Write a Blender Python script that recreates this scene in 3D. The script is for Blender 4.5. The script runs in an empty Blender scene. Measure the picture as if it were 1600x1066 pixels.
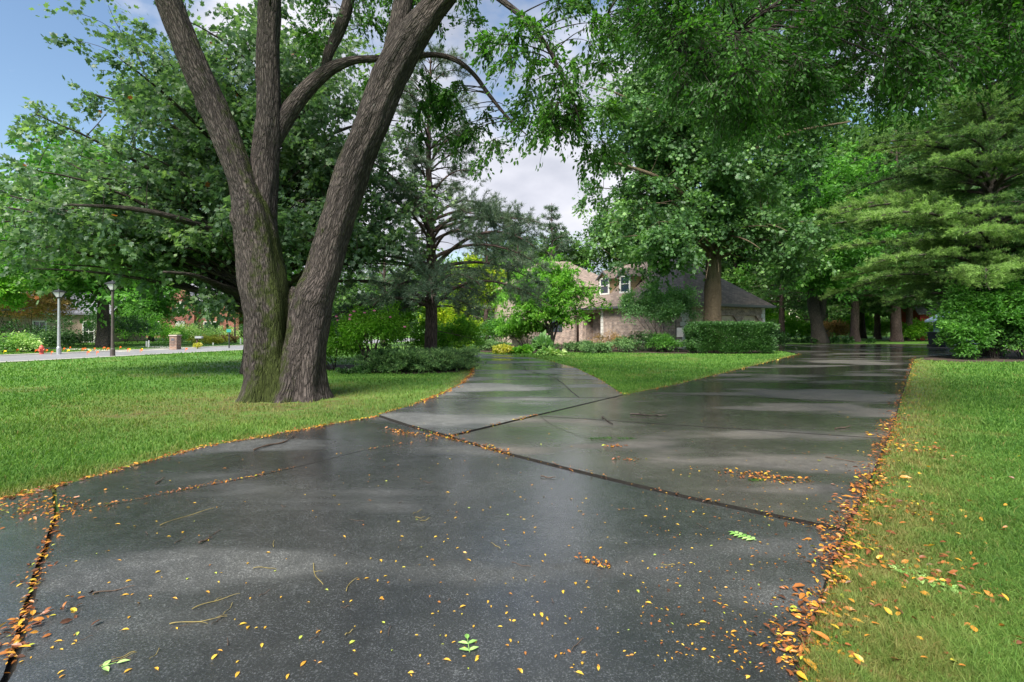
import bpy, math, random
import numpy as np
from mathutils import Vector, Matrix, noise as mnoise
R = math.radians
sc = bpy.context.scene
col = sc.collection

# ------------------------------------------------------------------ camera
CAMZ, F, HY = 1.5, 800.0, 510.0
cd = bpy.data.cameras.new('camera'); cam = bpy.data.objects.new('camera', cd); col.objects.link(cam)
cam.location = (0, 0, CAMZ); cam.rotation_euler = (R(90), 0, 0)
cd.sensor_width = 36; cd.lens = 18; cd.shift_y = -(533 - HY) / 1600.0
cd.clip_start = 0.05; cd.clip_end = 1500
sc.camera = cam

# ------------------------------------------------------------------ world
SUN_EL, SUN_AZ = R(52), R(205)      # azimuth measured clockwise from +Y (behind-left of the camera)
w = bpy.data.worlds.new('World'); sc.world = w; w.use_nodes = True
nt = w.node_tree; N = nt.nodes; L = nt.links; N.clear()
out = N.new('ShaderNodeOutputWorld'); bg = N.new('ShaderNodeBackground'); bg.inputs['Strength'].default_value = 0.092
sky = N.new('ShaderNodeTexSky'); sky.sky_type = 'NISHITA'; sky.sun_disc = False
sky.sun_elevation = SUN_EL; sky.sun_rotation = SUN_AZ; sky.air_density = 1.3; sky.dust_density = 0.3; sky.ozone_density = 2.0
tc = N.new('ShaderNodeTexCoord')
mp = N.new('ShaderNodeMapping'); mp.inputs['Scale'].default_value = (1.0, 1.0, 1.9); mp.inputs['Location'].default_value = (1.7, 0.6, 0.2)
n1 = N.new('ShaderNodeTexNoise'); n1.inputs['Scale'].default_value = 2.3; n1.inputs['Detail'].default_value = 9; n1.inputs['Roughness'].default_value = 0.55
r1 = N.new('ShaderNodeValToRGB'); r1.color_ramp.elements[0].position = 0.455; r1.color_ramp.elements[1].position = 0.57
n2 = N.new('ShaderNodeTexNoise'); n2.inputs['Scale'].default_value = 3.4; n2.inputs['Detail'].default_value = 6
r2 = N.new('ShaderNodeValToRGB'); r2.color_ramp.elements[0].color = (1.4, 1.5, 1.8, 1); r2.color_ramp.elements[1].color = (3.0, 3.0, 3.25, 1)
r2.color_ramp.elements[0].position = 0.35; r2.color_ramp.elements[1].position = 0.7
mx = N.new('ShaderNodeMix'); mx.data_type = 'RGBA'
L.new(tc.outputs['Generated'], mp.inputs['Vector']); L.new(mp.outputs[0], n1.inputs['Vector']); L.new(mp.outputs[0], n2.inputs['Vector'])
L.new(n1.outputs['Fac'], r1.inputs[0]); L.new(n2.outputs['Fac'], r2.inputs[0])
L.new(r1.outputs[0], mx.inputs['Factor'])
sm = N.new('ShaderNodeMix'); sm.data_type = 'RGBA'; sm.blend_type = 'MULTIPLY'; sm.inputs['Factor'].default_value = 1.0
sm.inputs['B'].default_value = (0.46, 0.475, 0.49, 1); L.new(sky.outputs[0], sm.inputs['A'])
L.new(sm.outputs['Result'], mx.inputs['A']); L.new(r2.outputs[0], mx.inputs['B'])
L.new(mx.outputs['Result'], bg.inputs['Color']); L.new(bg.outputs[0], out.inputs[0])

# ------------------------------------------------------------------ sun
sd = bpy.data.lights.new('sun', 'SUN'); sd.energy = 2.5; sd.angle = R(30); sd.color = (1.0, 0.95, 0.86)
so = bpy.data.objects.new('sun', sd); col.objects.link(so)
sdir = Vector((math.sin(SUN_AZ) * math.cos(SUN_EL), math.cos(SUN_AZ) * math.cos(SUN_EL), math.sin(SUN_EL)))
so.rotation_euler = sdir.to_track_quat('Z', 'Y').to_euler(); so.location = (0, 0, 60)

sc.view_settings.view_transform = 'Standard'; sc.view_settings.look = 'None'
sc.view_settings.gamma = 1.0; sc.view_settings.exposure = 2.0
sc.render.engine = 'CYCLES'
cy = sc.cycles
cy.use_denoising = True; cy.max_bounces = 6; cy.diffuse_bounces = 4; cy.glossy_bounces = 2
cy.transmission_bounces = 3; cy.transparent_max_bounces = 4; cy.caustics_reflective = False; cy.caustics_refractive = False
cy.sample_clamp_indirect = 6

# ------------------------------------------------------------------ coordinates
def G(px, py, z=0.0):
    d = (CAMZ - z) * F / (py - HY)
    return np.array([(px - 800) / F * d, d, z])
def W(px, py, d):
    return np.array([(px - 800) / F * d, d, CAMZ + (HY - py) / F * d])

# ------------------------------------------------------------------ materials
def mat(name):
    m = bpy.data.materials.new(name); m.use_nodes = True
    nt = m.node_tree; b = nt.nodes['Principled BSDF']
    return m, nt, b
def nd(nt, t, **k):
    n = nt.nodes.new(t)
    for a, v in k.items():
        if a in n.inputs.keys(): n.inputs[a].default_value = v
        else: setattr(n, a, v)
    return n
def ramp(nt, stops):
    r = nt.nodes.new('ShaderNodeValToRGB'); e = r.color_ramp.elements
    while len(e) < len(stops): e.new(0.5)
    for i, (p, c) in enumerate(stops):
        e[i].position = p; e[i].color = (c[0], c[1], c[2], 1)
    return r
def coords(nt, scale=(1, 1, 1), attr=None):
    if attr:
        a = nd(nt, 'ShaderNodeAttribute', attribute_name=attr); o = a.outputs['Vector']
    else:
        a = nt.nodes.new('ShaderNodeTexCoord'); o = a.outputs['Object']
    m = nd(nt, 'ShaderNodeMapping'); m.inputs['Scale'].default_value = scale
    nt.links.new(o, m.inputs['Vector']); return m.outputs[0]
def noise(nt, vec, scale, detail=4, rough=0.55):
    n = nd(nt, 'ShaderNodeTexNoise', Scale=scale, Detail=detail, Roughness=rough); nt.links.new(vec, n.inputs['Vector']); return n.outputs['Fac']
def mixc(nt, fac, a, b, blend='MIX'):
    m = nt.nodes.new('ShaderNodeMix'); m.data_type = 'RGBA'; m.blend_type = blend
    for s, v in (('Factor', fac), ('A', a), ('B', b)):
        if hasattr(v, 'is_linked') or hasattr(v, 'links'): nt.links.new(v, m.inputs[s])
        elif s == 'Factor': m.inputs[s].default_value = v
        else: m.inputs[s].default_value = (v[0], v[1], v[2], 1)
    return m.outputs['Result']
def mth(nt, op, a, b=None, clamp=False):
    m = nt.nodes.new('ShaderNodeMath'); m.operation = op; m.use_clamp = clamp
    for i, v in enumerate((a, b)):
        if v is None: continue
        if hasattr(v, 'links'): nt.links.new(v, m.inputs[i])
        else: m.inputs[i].default_value = v
    return m.outputs[0]
def bump(nt, b, h, strength=0.5, dist=0.02):
    n = nd(nt, 'ShaderNodeBump', Strength=strength, Distance=dist); nt.links.new(h, n.inputs['Height']); nt.links.new(n.outputs[0], b.inputs['Normal'])

def leaf_mat(name, stops, trans=0.35, rough=0.45, spec=0.35, tcol=1.5):
    m, nt, b = mat(name)
    a = nd(nt, 'ShaderNodeAttribute', attribute_name='tint')
    r = ramp(nt, stops); nt.links.new(a.outputs['Fac'], r.inputs[0])
    nt.links.new(r.outputs[0], b.inputs['Base Color']); b.inputs['Roughness'].default_value = rough
    b.inputs['Specular IOR Level'].default_value = spec
    t = nd(nt, 'ShaderNodeBsdfTranslucent')
    g = mixc(nt, 1.0, r.outputs[0], (tcol, tcol * 1.15, tcol * 0.55), 'MULTIPLY'); nt.links.new(g, t.inputs['Color'])
    x = nd(nt, 'ShaderNodeMixShader', Fac=trans)
    nt.links.new(b.outputs[0], x.inputs[1]); nt.links.new(t.outputs[0], x.inputs[2])
    nt.links.new(x.outputs[0], nt.nodes['Material Output'].inputs['Surface'])
    return m

def plain(name, c, rough=0.6, metal=0.0, var=0.0, nscale=8, spec=0.5, bmp=0.0):
    m, nt, b = mat(name); b.inputs['Roughness'].default_value = rough; b.inputs['Metallic'].default_value = metal
    b.inputs['Specular IOR Level'].default_value = spec
    v = coords(nt); f = noise(nt, v, nscale, 5)
    r = ramp(nt, [(0.25, [q * (1 - var) for q in c]), (0.75, [min(1, q * (1 + var)) for q in c])])
    nt.links.new(f, r.inputs[0]); nt.links.new(r.outputs[0], b.inputs['Base Color'])
    if bmp: bump(nt, b, f, bmp, 0.01)
    return m

def bark_mat(name, dark, light, moss=0.0, scale=1.0, horiz=False, moss_col=(0.03, 0.04, 0.009)):
    m, nt, b = mat(name); b.inputs['Roughness'].default_value = 0.9; b.inputs['Specular IOR Level'].default_value = 0.15
    v = coords(nt, (scale, scale, scale * (0.17 if not horiz else 2.0)), 'bark')
    wv = noise(nt, v, 5.0, 4)
    add = nt.nodes.new('ShaderNodeVectorMath'); add.operation = 'ADD'
    sc_ = nt.nodes.new('ShaderNodeVectorMath'); sc_.operation = 'SCALE'; sc_.inputs['Scale'].default_value = 0.12
    cc = nd(nt, 'ShaderNodeTexNoise', Scale=6.0, Detail=5); nt.links.new(v, cc.inputs['Vector'])
    nt.links.new(cc.outputs['Color'], sc_.inputs[0]); nt.links.new(v, add.inputs[0]); nt.links.new(sc_.outputs[0], add.inputs[1])
    vo = nd(nt, 'ShaderNodeTexVoronoi', Scale=24.0, feature='DISTANCE_TO_EDGE'); nt.links.new(add.outputs[0], vo.inputs['Vector'])
    vr = ramp(nt, [(0.0, (0, 0, 0)), (0.28, (1, 1, 1))]); nt.links.new(vo.outputs['Distance'], vr.inputs[0])
    fn = noise(nt, v, 40, 6, 0.7)
    h = mth(nt, 'ADD', mth(nt, 'MULTIPLY', vr.outputs[0], 0.42), mth(nt, 'MULTIPLY', fn, 0.85))
    r = ramp(nt, [(0.25, dark), (1.05 if False else 1.0, light)]); nt.links.new(h, r.inputs[0])
    big = noise(nt, coords(nt, (1, 1, 0.5), 'bark'), 1.3, 3)
    rb = ramp(nt, [(0.35, (0.7, 0.7, 0.7)), (0.7, (1.25, 1.22, 1.2))]); nt.links.new(big, rb.inputs[0])
    cfin = mixc(nt, 1.0, r.outputs[0], rb.outputs[0], 'MULTIPLY')
    if moss > 0:
        ln_ = noise(nt, coords(nt, (1, 1, 1), 'bark'), 9, 5, 0.75); lr = ramp(nt, [(0.60, (0, 0, 0)), (0.70, (1, 1, 1))]); nt.links.new(ln_, lr.inputs[0])
        cfin = mixc(nt, mth(nt, 'MULTIPLY', lr.outputs[0], 0.45), cfin, (0.20, 0.20, 0.18))
        a = nd(nt, 'ShaderNodeAttribute', attribute_name='tint')
        mn = noise(nt, coords(nt, (1, 1, 0.6), 'bark'), 6, 6, 0.7)
        f = mth(nt, 'ADD', mth(nt, 'MULTIPLY', a.outputs['Fac'], 1.25), mth(nt, 'MULTIPLY', mth(nt, 'SUBTRACT', mn, 0.5), 2.2))
        mr = ramp(nt, [(0.38, (0, 0, 0)), (0.75, (1, 1, 1))]); nt.links.new(f, mr.inputs[0])
        mc = ramp(nt, [(0.3, [q * 0.5 for q in moss_col]), (0.7, [q * 2.2 for q in moss_col])]); nt.links.new(fn, mc.inputs[0])
        cfin = mixc(nt, mth(nt, 'MULTIPLY', mr.outputs[0], moss), cfin, mc.outputs[0])
    nt.links.new(cfin, b.inputs['Base Color']); bump(nt, b, h, 1.0, 0.08)
    return m

M = {}
M['oak'] = leaf_mat('maple leaves', [(0, (0.05, 0.095, 0.056)), (0.5, (0.115, 0.195, 0.105)), (0.9, (0.20, 0.30, 0.12)), (0.985, (0.19, 0.28, 0.11)), (1, (0.30, 0.09, 0.03))], 0.42, 0.45, 0.5)
M['hero'] = leaf_mat('elm leaves', [(0, (0.031, 0.090, 0.015)), (0.6, (0.059, 0.160, 0.021)), (1, (0.106, 0.234, 0.031))], 0.5, 0.45, 0.35)
M['over'] = leaf_mat('overhanging leaves', [(0, (0.018, 0.060, 0.008)), (0.6, (0.036, 0.115, 0.014)), (1, (0.08, 0.20, 0.025))], 0.4, 0.5, 0.3)
M['tulip'] = leaf_mat('broad leaves', [(0, (0.040, 0.095, 0.034)), (0.5, (0.085, 0.185, 0.058)), (1, (0.19, 0.34, 0.09))], 0.3, 0.48, 0.45)
M['green'] = leaf_mat('green leaves', [(0, (0.045, 0.135, 0.022)), (0.6, (0.090, 0.240, 0.038)), (1, (0.180, 0.390, 0.060))], 0.4, 0.5, 0.3)
M['bright'] = leaf_mat('bright leaves', [(0, (0.075, 0.200, 0.025)), (0.6, (0.150, 0.350, 0.044)), (1, (0.275, 0.500, 0.062))], 0.45, 0.5, 0.3)
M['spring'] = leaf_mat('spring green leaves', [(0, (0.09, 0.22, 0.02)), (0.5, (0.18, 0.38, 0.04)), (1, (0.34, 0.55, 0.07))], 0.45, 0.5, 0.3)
M['feather'] = leaf_mat('soft grey green leaves', [(0, (0.08, 0.17, 0.07)), (0.5, (0.17, 0.32, 0.13)), (1, (0.30, 0.48, 0.18))], 0.4, 0.5, 0.3)
M['lime'] = leaf_mat('lime leaves', [(0, (0.10, 0.20, 0.01)), (0.5, (0.24, 0.36, 0.02)), (1, (0.50, 0.50, 0.03))], 0.4, 0.5, 0.3)
M['yellow'] = leaf_mat('yellow leaves', [(0, (0.25, 0.30, 0.03)), (0.5, (0.55, 0.50, 0.06)), (1, (0.75, 0.68, 0.25))], 0.35, 0.5, 0.3)
M['dark'] = leaf_mat('dark leaves', [(0, (0.020, 0.055, 0.013)), (0.5, (0.040, 0.115, 0.026)), (1, (0.095, 0.21, 0.05))], 0.2, 0.45, 0.4)
M['rust'] = leaf_mat('rusty leaves', [(0, (0.14, 0.10, 0.04)), (0.5, (0.30, 0.19, 0.08)), (1, (0.46, 0.28, 0.13))], 0.35, 0.6, 0.2)
M['juniper'] = leaf_mat('juniper sprays', [(0, (0.065, 0.13, 0.05)), (0.6, (0.12, 0.23, 0.08)), (1, (0.25, 0.40, 0.14))], 0.15, 0.6, 0.2)
M['pine'] = leaf_mat('pine needles', [(0, (0.045, 0.078, 0.052)), (0.5, (0.10, 0.155, 0.10)), (0.95, (0.18, 0.25, 0.15)), (1, (0.32, 0.17, 0.07))], 0.15, 0.5, 0.3)
M['wpine'] = leaf_mat('soft needles', [(0, (0.026, 0.060, 0.022)), (0.5, (0.066, 0.14, 0.04)), (1, (0.26, 0.40, 0.11))], 0.3, 0.5, 0.25)
M['hosta'] = leaf_mat('variegated leaves', [(0, (0.12, 0.28, 0.06)), (0.6, (0.30, 0.45, 0.12)), (1, (0.75, 0.78, 0.45))], 0.3, 0.5, 0.3)
M['woods'] = leaf_mat('woodland leaves', [(0, (0.028, 0.07, 0.02)), (0.5, (0.075, 0.16, 0.04)), (1, (0.20, 0.34, 0.08))], 0.35, 0.55, 0.2)
M['litter'] = leaf_mat('fallen leaves', [(0, (0.07, 0.03, 0.015)), (0.4, (0.26, 0.085, 0.03)), (0.7, (0.46, 0.18, 0.03)), (0.92, (0.60, 0.34, 0.03)), (1, (0.35, 0.42, 0.05))], 0.15, 0.4, 0.4, 1.0)
M['yleaf'] = leaf_mat('yellow fallen leaves', [(0, (0.30, 0.11, 0.03)), (0.3, (0.50, 0.24, 0.03)), (0.85, (0.62, 0.42, 0.05)), (1, (0.32, 0.45, 0.08))], 0.1, 0.35, 0.5, 1.0)
M['gleaf'] = leaf_mat('green fallen leaves', [(0, (0.12, 0.30, 0.05)), (1, (0.40, 0.60, 0.20))], 0.1, 0.4, 0.4, 1.0)
M['twig'] = plain('twig bark', (0.07, 0.045, 0.03), 0.8, var=0.4)
M['straw'] = plain('dry stem', (0.22, 0.17, 0.05), 0.7, var=0.4)
M['bark_hero'] = bark_mat('furrowed mossy bark', (0.010, 0.008, 0.008), (0.165, 0.138, 0.125), moss=0.95)
M['bark'] = bark_mat('grey brown bark', (0.02, 0.017, 0.015), (0.14, 0.12, 0.105))
M['bark_pine'] = bark_mat('scaly pine bark', (0.04, 0.028, 0.026), (0.24, 0.17, 0.155), scale=0.7)
M['bark_tan'] = bark_mat('smooth tan bark', (0.13, 0.10, 0.065), (0.25, 0.20, 0.135), scale=1.4)

# grass: same large-scale patches for the sheet and the blades
def grass_mat(name, blades):
    m, nt, b = mat(name)
    v = coords(nt); b.inputs['Roughness'].default_value = 0.6; b.inputs['Specular IOR Level'].default_value = 0.25
    p1 = noise(nt, v, 0.35, 4); p2 = noise(nt, v, 1.6, 5, 0.65)
    sv = coords(nt, (0.10, 0.62, 1)); st = noise(nt, sv, 1.0, 3)
    base = ramp(nt, [(0.30, (0.045, 0.125, 0.020)), (0.50, (0.085, 0.19, 0.030)), (0.72, (0.175, 0.31, 0.06))])
    k = mth(nt, 'ADD', mth(nt, 'MULTIPLY', p1, 0.35), mth(nt, 'ADD', mth(nt, 'MULTIPLY', st, 0.45), mth(nt, 'MULTIPLY', p2, 0.2)))
    if blades:
        a = nd(nt, 'ShaderNodeAttribute', attribute_name='tint')
        k = mth(nt, 'ADD', k, mth(nt, 'MULTIPLY', mth(nt, 'SUBTRACT', a.outputs['Fac'], 0.5), 0.5))
    nt.links.new(k, base.inputs[0]); c = base.outputs[0]
    # worn, yellowish patches
    dry = nd(nt, 'ShaderNodeAttribute', attribute_name='dry')
    dn = noise(nt, v, 3.0, 5, 0.7)
    f = mth(nt, 'MULTIPLY', dry.outputs['Fac'], mth(nt, 'MULTIPLY', mth(nt, 'SUBTRACT', dn, 0.30), 3.2, True), True)
    c = mixc(nt, f, c, (0.27, 0.22, 0.08) if blades else (0.12, 0.08, 0.04))
    nt.links.new(c, b.inputs['Base Color'])
    if blades:
        t = nd(nt, 'ShaderNodeBsdfTranslucent'); g = mixc(nt, 1.0, c, (1.4, 1.6, 0.7), 'MULTIPLY'); nt.links.new(g, t.inputs['Color'])
        x = nd(nt, 'ShaderNodeMixShader', Fac=0.35); nt.links.new(b.outputs[0], x.inputs[1]); nt.links.new(t.outputs[0], x.inputs[2])
        nt.links.new(x.outputs[0], nt.nodes['Material Output'].inputs['Surface'])
    else: bump(nt, b, noise(nt, v, 60, 4), 0.8, 0.03)
    return m
M['grass'] = grass_mat('lawn blades', True); M['lawn'] = grass_mat('lawn soil and thatch', False)
M['mulch'] = plain('dark mulch', (0.045, 0.028, 0.018), 0.95, var=0.6, nscale=25, bmp=1.0)

def pavement(name, wetness, tone, speck=1.0, warm=0.0, coat=.95):
    m, nt, b = mat(name); v = coords(nt)
    a = (1 + warm, 1.0, 1 - warm * 0.9)
    sp = noise(nt, v, 150, 2, 0.6); sp2 = noise(nt, v, 95, 3, 0.7); md = noise(nt, v, 9, 5, 0.65)
    wv = coords(nt, (0.22, 0.62, 1)); wt = noise(nt, wv, 1.15, 4, 0.5)
    wr = ramp(nt, [(0.53 - 0.22 * wetness, (0, 0, 0)), (0.585 - 0.22 * wetness, (0.75,) * 3), (0.68 - 0.22 * wetness, (1, 1, 1))]); nt.links.new(mth(nt, 'ADD', wt, mth(nt, 'MULTIPLY', mth(nt, 'SUBTRACT', md, 0.5), 0.10)), wr.inputs[0])  # 0 dry 1 wet
    cr = ramp(nt, [(0.30, [0.35 * tone * q for q in a]), (0.55, [tone * q for q in a]), (0.78, [3.2 * tone * speck * q for q in a])])
    s = mth(nt, 'ADD', mth(nt, 'MULTIPLY', sp, 0.5), mth(nt, 'ADD', mth(nt, 'MULTIPLY', sp2, 0.33), mth(nt, 'MULTIPLY', md, 0.2)))
    nt.links.new(s, cr.inputs[0])
    dry = mixc(nt, 1.0, cr.outputs[0], (1.75, 1.7, 1.6), 'MULTIPLY')
    big = noise(nt, v, 0.8, 4); br = ramp(nt, [(0.3, (0.62, 0.63, 0.66)), (0.7, (1.3, 1.27, 1.2))]); nt.links.new(big, br.inputs[0])
    c = mixc(nt, wr.outputs[0], dry, cr.outputs[0]); c = mixc(nt, 1.0, c, br.outputs[0], 'MULTIPLY')
    nt.links.new(c, b.inputs['Base Color'])
    rr = ramp(nt, [(0.0, (0.55,) * 3), (1.0, (0.17,) * 3)]); nt.links.new(wr.outputs[0], rr.inputs[0])
    rn = mth(nt, 'ADD', rr.outputs[0], mth(nt, 'MULTIPLY', mth(nt, 'SUBTRACT', md, 0.5), 0.35), True)
    nt.links.new(rn, b.inputs['Roughness']); b.inputs['Specular IOR Level'].default_value = 0.5
    bs = nd(nt, 'ShaderNodeBump', Distance=0.004)
    bst = ramp(nt, [(0.0, (0.9,) * 3), (1.0, (0.6,) * 3)]); nt.links.new(wr.outputs[0], bst.inputs[0]); nt.links.new(bst.outputs[0], bs.inputs['Strength'])
    b.inputs['Coat IOR'].default_value = 1.33; b.inputs['Coat Roughness'].default_value = 0.06
    cn = nd(nt, 'ShaderNodeBump', Distance=0.004, Strength=0.16); nt.links.new(mth(nt, 'ADD', sp2, mth(nt, 'MULTIPLY', md, 2.5)), cn.inputs['Height']); nt.links.new(cn.outputs[0], b.inputs['Coat Normal'])
    nt.links.new(mth(nt, 'ADD', mth(nt, 'MULTIPLY', wr.outputs[0], coat), .12 * coat), b.inputs['Coat Weight'])
    nt.links.new(mth(nt, 'ADD', mth(nt, 'ADD', sp2, mth(nt, 'MULTIPLY', sp, 0.5)), mth(nt, 'MULTIPLY', md, 1.2)), bs.inputs['Height']); nt.links.new(bs.outputs[0], b.inputs['Normal'])
    return m
M['pave'] = pavement('wet aggregate concrete', 0.6, 0.038, 1.7, -0.07)
M['pave_b'] = pavement('damp sky-sheen concrete', 0.4, 0.070, 1.1, -0.06, .55)  # damp concrete; sky reflection is put into the paler bluish base colour
M['pave_r'] = pavement('damp brown concrete', 0.55, 0.052, 1.25, 0.04, .85)
M['road'] = plain('pale road', (0.22, 0.22, 0.23), 0.55, var=0.2, nscale=3)
M['kerb'] = plain('concrete kerb', (0.42, 0.40, 0.36), 0.8, var=0.2, nscale=6)
M['joint'] = plain('joint dirt', (0.012, 0.010, 0.007), 0.95, var=0.5, nscale=30, bmp=0.8)

def brick_mat(name, c1, c2, mortar, sx=1.0):
    m, nt, b = mat(name); b.inputs['Roughness'].default_value = 0.85
    a = nd(nt, 'ShaderNodeAttribute', attribute_name='uvw')
    br = nd(nt, 'ShaderNodeTexBrick', Scale=1.0); nt.links.new(a.outputs['Vector'], br.inputs['Vector'])
    br.inputs['Brick Width'].default_value = 0.28 * sx; br.inputs['Row Height'].default_value = 0.10 * sx; br.inputs['Mortar Size'].default_value = 0.012 * sx
    br.inputs['Color1'].default_value = (*c1, 1); br.inputs['Color2'].default_value = (*c2, 1); br.inputs['Mortar'].default_value = (*mortar, 1)
    n = noise(nt, a.outputs['Vector'], 3.0, 5); rr = ramp(nt, [(0.3, (0.55, 0.55, 0.58)), (0.7, (1.4, 1.35, 1.3))]); nt.links.new(n, rr.inputs[0])
    nt.links.new(mixc(nt, 1.0, br.outputs[0], rr.outputs[0], 'MULTIPLY'), b.inputs['Base Color']); bump(nt, b, br.outputs['Fac'], -0.4, 0.01)
    return m
def row_mat(name, c, pitch, var=0.25, rough=0.8, seams=0.3):
    m, nt, b = mat(name); b.inputs['Roughness'].default_value = rough
    a = nd(nt, 'ShaderNodeAttribute', attribute_name='uvw')
    br = nd(nt, 'ShaderNodeTexBrick', Scale=1.0); nt.links.new(a.outputs['Vector'], br.inputs['Vector'])
    br.inputs['Brick Width'].default_value = seams; br.inputs['Row Height'].default_value = pitch; br.inputs['Mortar Size'].default_value = pitch * 0.07
    br.inputs['Color1'].default_value = (*[q * (1 - var) for q in c], 1); br.inputs['Color2'].default_value = (*[q * (1 + var) for q in c], 1)
    br.inputs['Mortar'].default_value = (*[q * 0.45 for q in c], 1)
    n = noise(nt, a.outputs['Vector'], 1.2, 5); rr = ramp(nt, [(0.3, (0.8,) * 3), (0.7, (1.2,) * 3)]); nt.links.new(n, rr.inputs[0])
    nt.links.new(mixc(nt, 1.0, br.outputs[0], rr.outputs[0], 'MULTIPLY'), b.inputs['Base Color']); bump(nt, b, br.outputs['Fac'], -0.5, 0.01)
    return m
M['brick'] = brick_mat('mauve house brick', (0.44, 0.32, 0.26), (0.26, 0.19, 0.165), (0.54, 0.49, 0.44))
M['shadedbrick'] = brick_mat('shaded brown pillar brick', (0.24, 0.14, 0.10), (0.16, 0.10, 0.08), (0.3, 0.25, 0.21))  # brown brick; the pillar's shade is put into the darker colour
M['redbrick'] = brick_mat('red brick', (0.36, 0.09, 0.055), (0.26, 0.06, 0.045), (0.4, 0.3, 0.26))
M['shingle'] = row_mat('brown roof shingles', (0.23, 0.175, 0.145), 0.14)
M['grayroof'] = row_mat('grey roof shingles', (0.20, 0.20, 0.23), 0.14)
M['siding'] = row_mat('cream lap siding', (0.55, 0.42, 0.24), 0.16, 0.05, 0.6, 6.0)
M['redside'] = row_mat('red barn boards', (0.38, 0.035, 0.03), 0.22, 0.12, 0.7, 5.0)
M['blueside'] = row_mat('slate blue boards', (0.10, 0.15, 0.22), 0.2, 0.1, 0.7, 5.0)
M['cream'] = plain('cream paint', (0.60, 0.50, 0.36), 0.5, var=0.06)
M['tan'] = plain('tan render', (0.42, 0.31, 0.24), 0.8, var=0.12)
M['white'] = plain('white trim paint', (0.75, 0.73, 0.68), 0.5, var=0.06)
M['gutter'] = plain('dark gutter', (0.10, 0.10, 0.115), 0.4, var=0.1)
M['stone'] = plain('pale limestone', (0.50, 0.42, 0.36), 0.85, var=0.3, nscale=5, bmp=0.5)
M['black'] = plain('black metal', (0.018, 0.018, 0.02), 0.4, var=0.2)
M['pole'] = plain('weathered lamp pole', (0.07, 0.055, 0.05), 0.6, var=0.35, nscale=6)
M['glass'] = plain('window glass', (0.03, 0.045, 0.07), 0.08, var=0.2, spec=0.9)
M['frost'] = plain('frosted lamp glass', (0.62, 0.62, 0.62), 0.25, var=0.1)
M['door'] = plain('dark door', (0.012, 0.012, 0.015), 0.35)
M['hydrant'] = plain('faded red paint', (0.55, 0.10, 0.07), 0.5, var=0.25)
M['bin'] = plain('black plastic', (0.012, 0.018, 0.028), 0.45, var=0.2)
M['orange'] = plain('orange flag plastic', (0.9, 0.13, 0.02), 0.5)
M['yflag'] = plain('yellow flag plastic', (0.85, 0.65, 0.02), 0.5)
M['steel'] = plain('galvanised steel', (0.45, 0.46, 0.47), 0.4, metal=0.6, var=0.15)
M['flagred'] = plain('red cloth', (0.5, 0.03, 0.03), 0.8); M['flagblue'] = plain('navy cloth', (0.02, 0.03, 0.14), 0.8)
M['green_sign'] = plain('teal sign paint', (0.02, 0.25, 0.22), 0.5)

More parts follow.
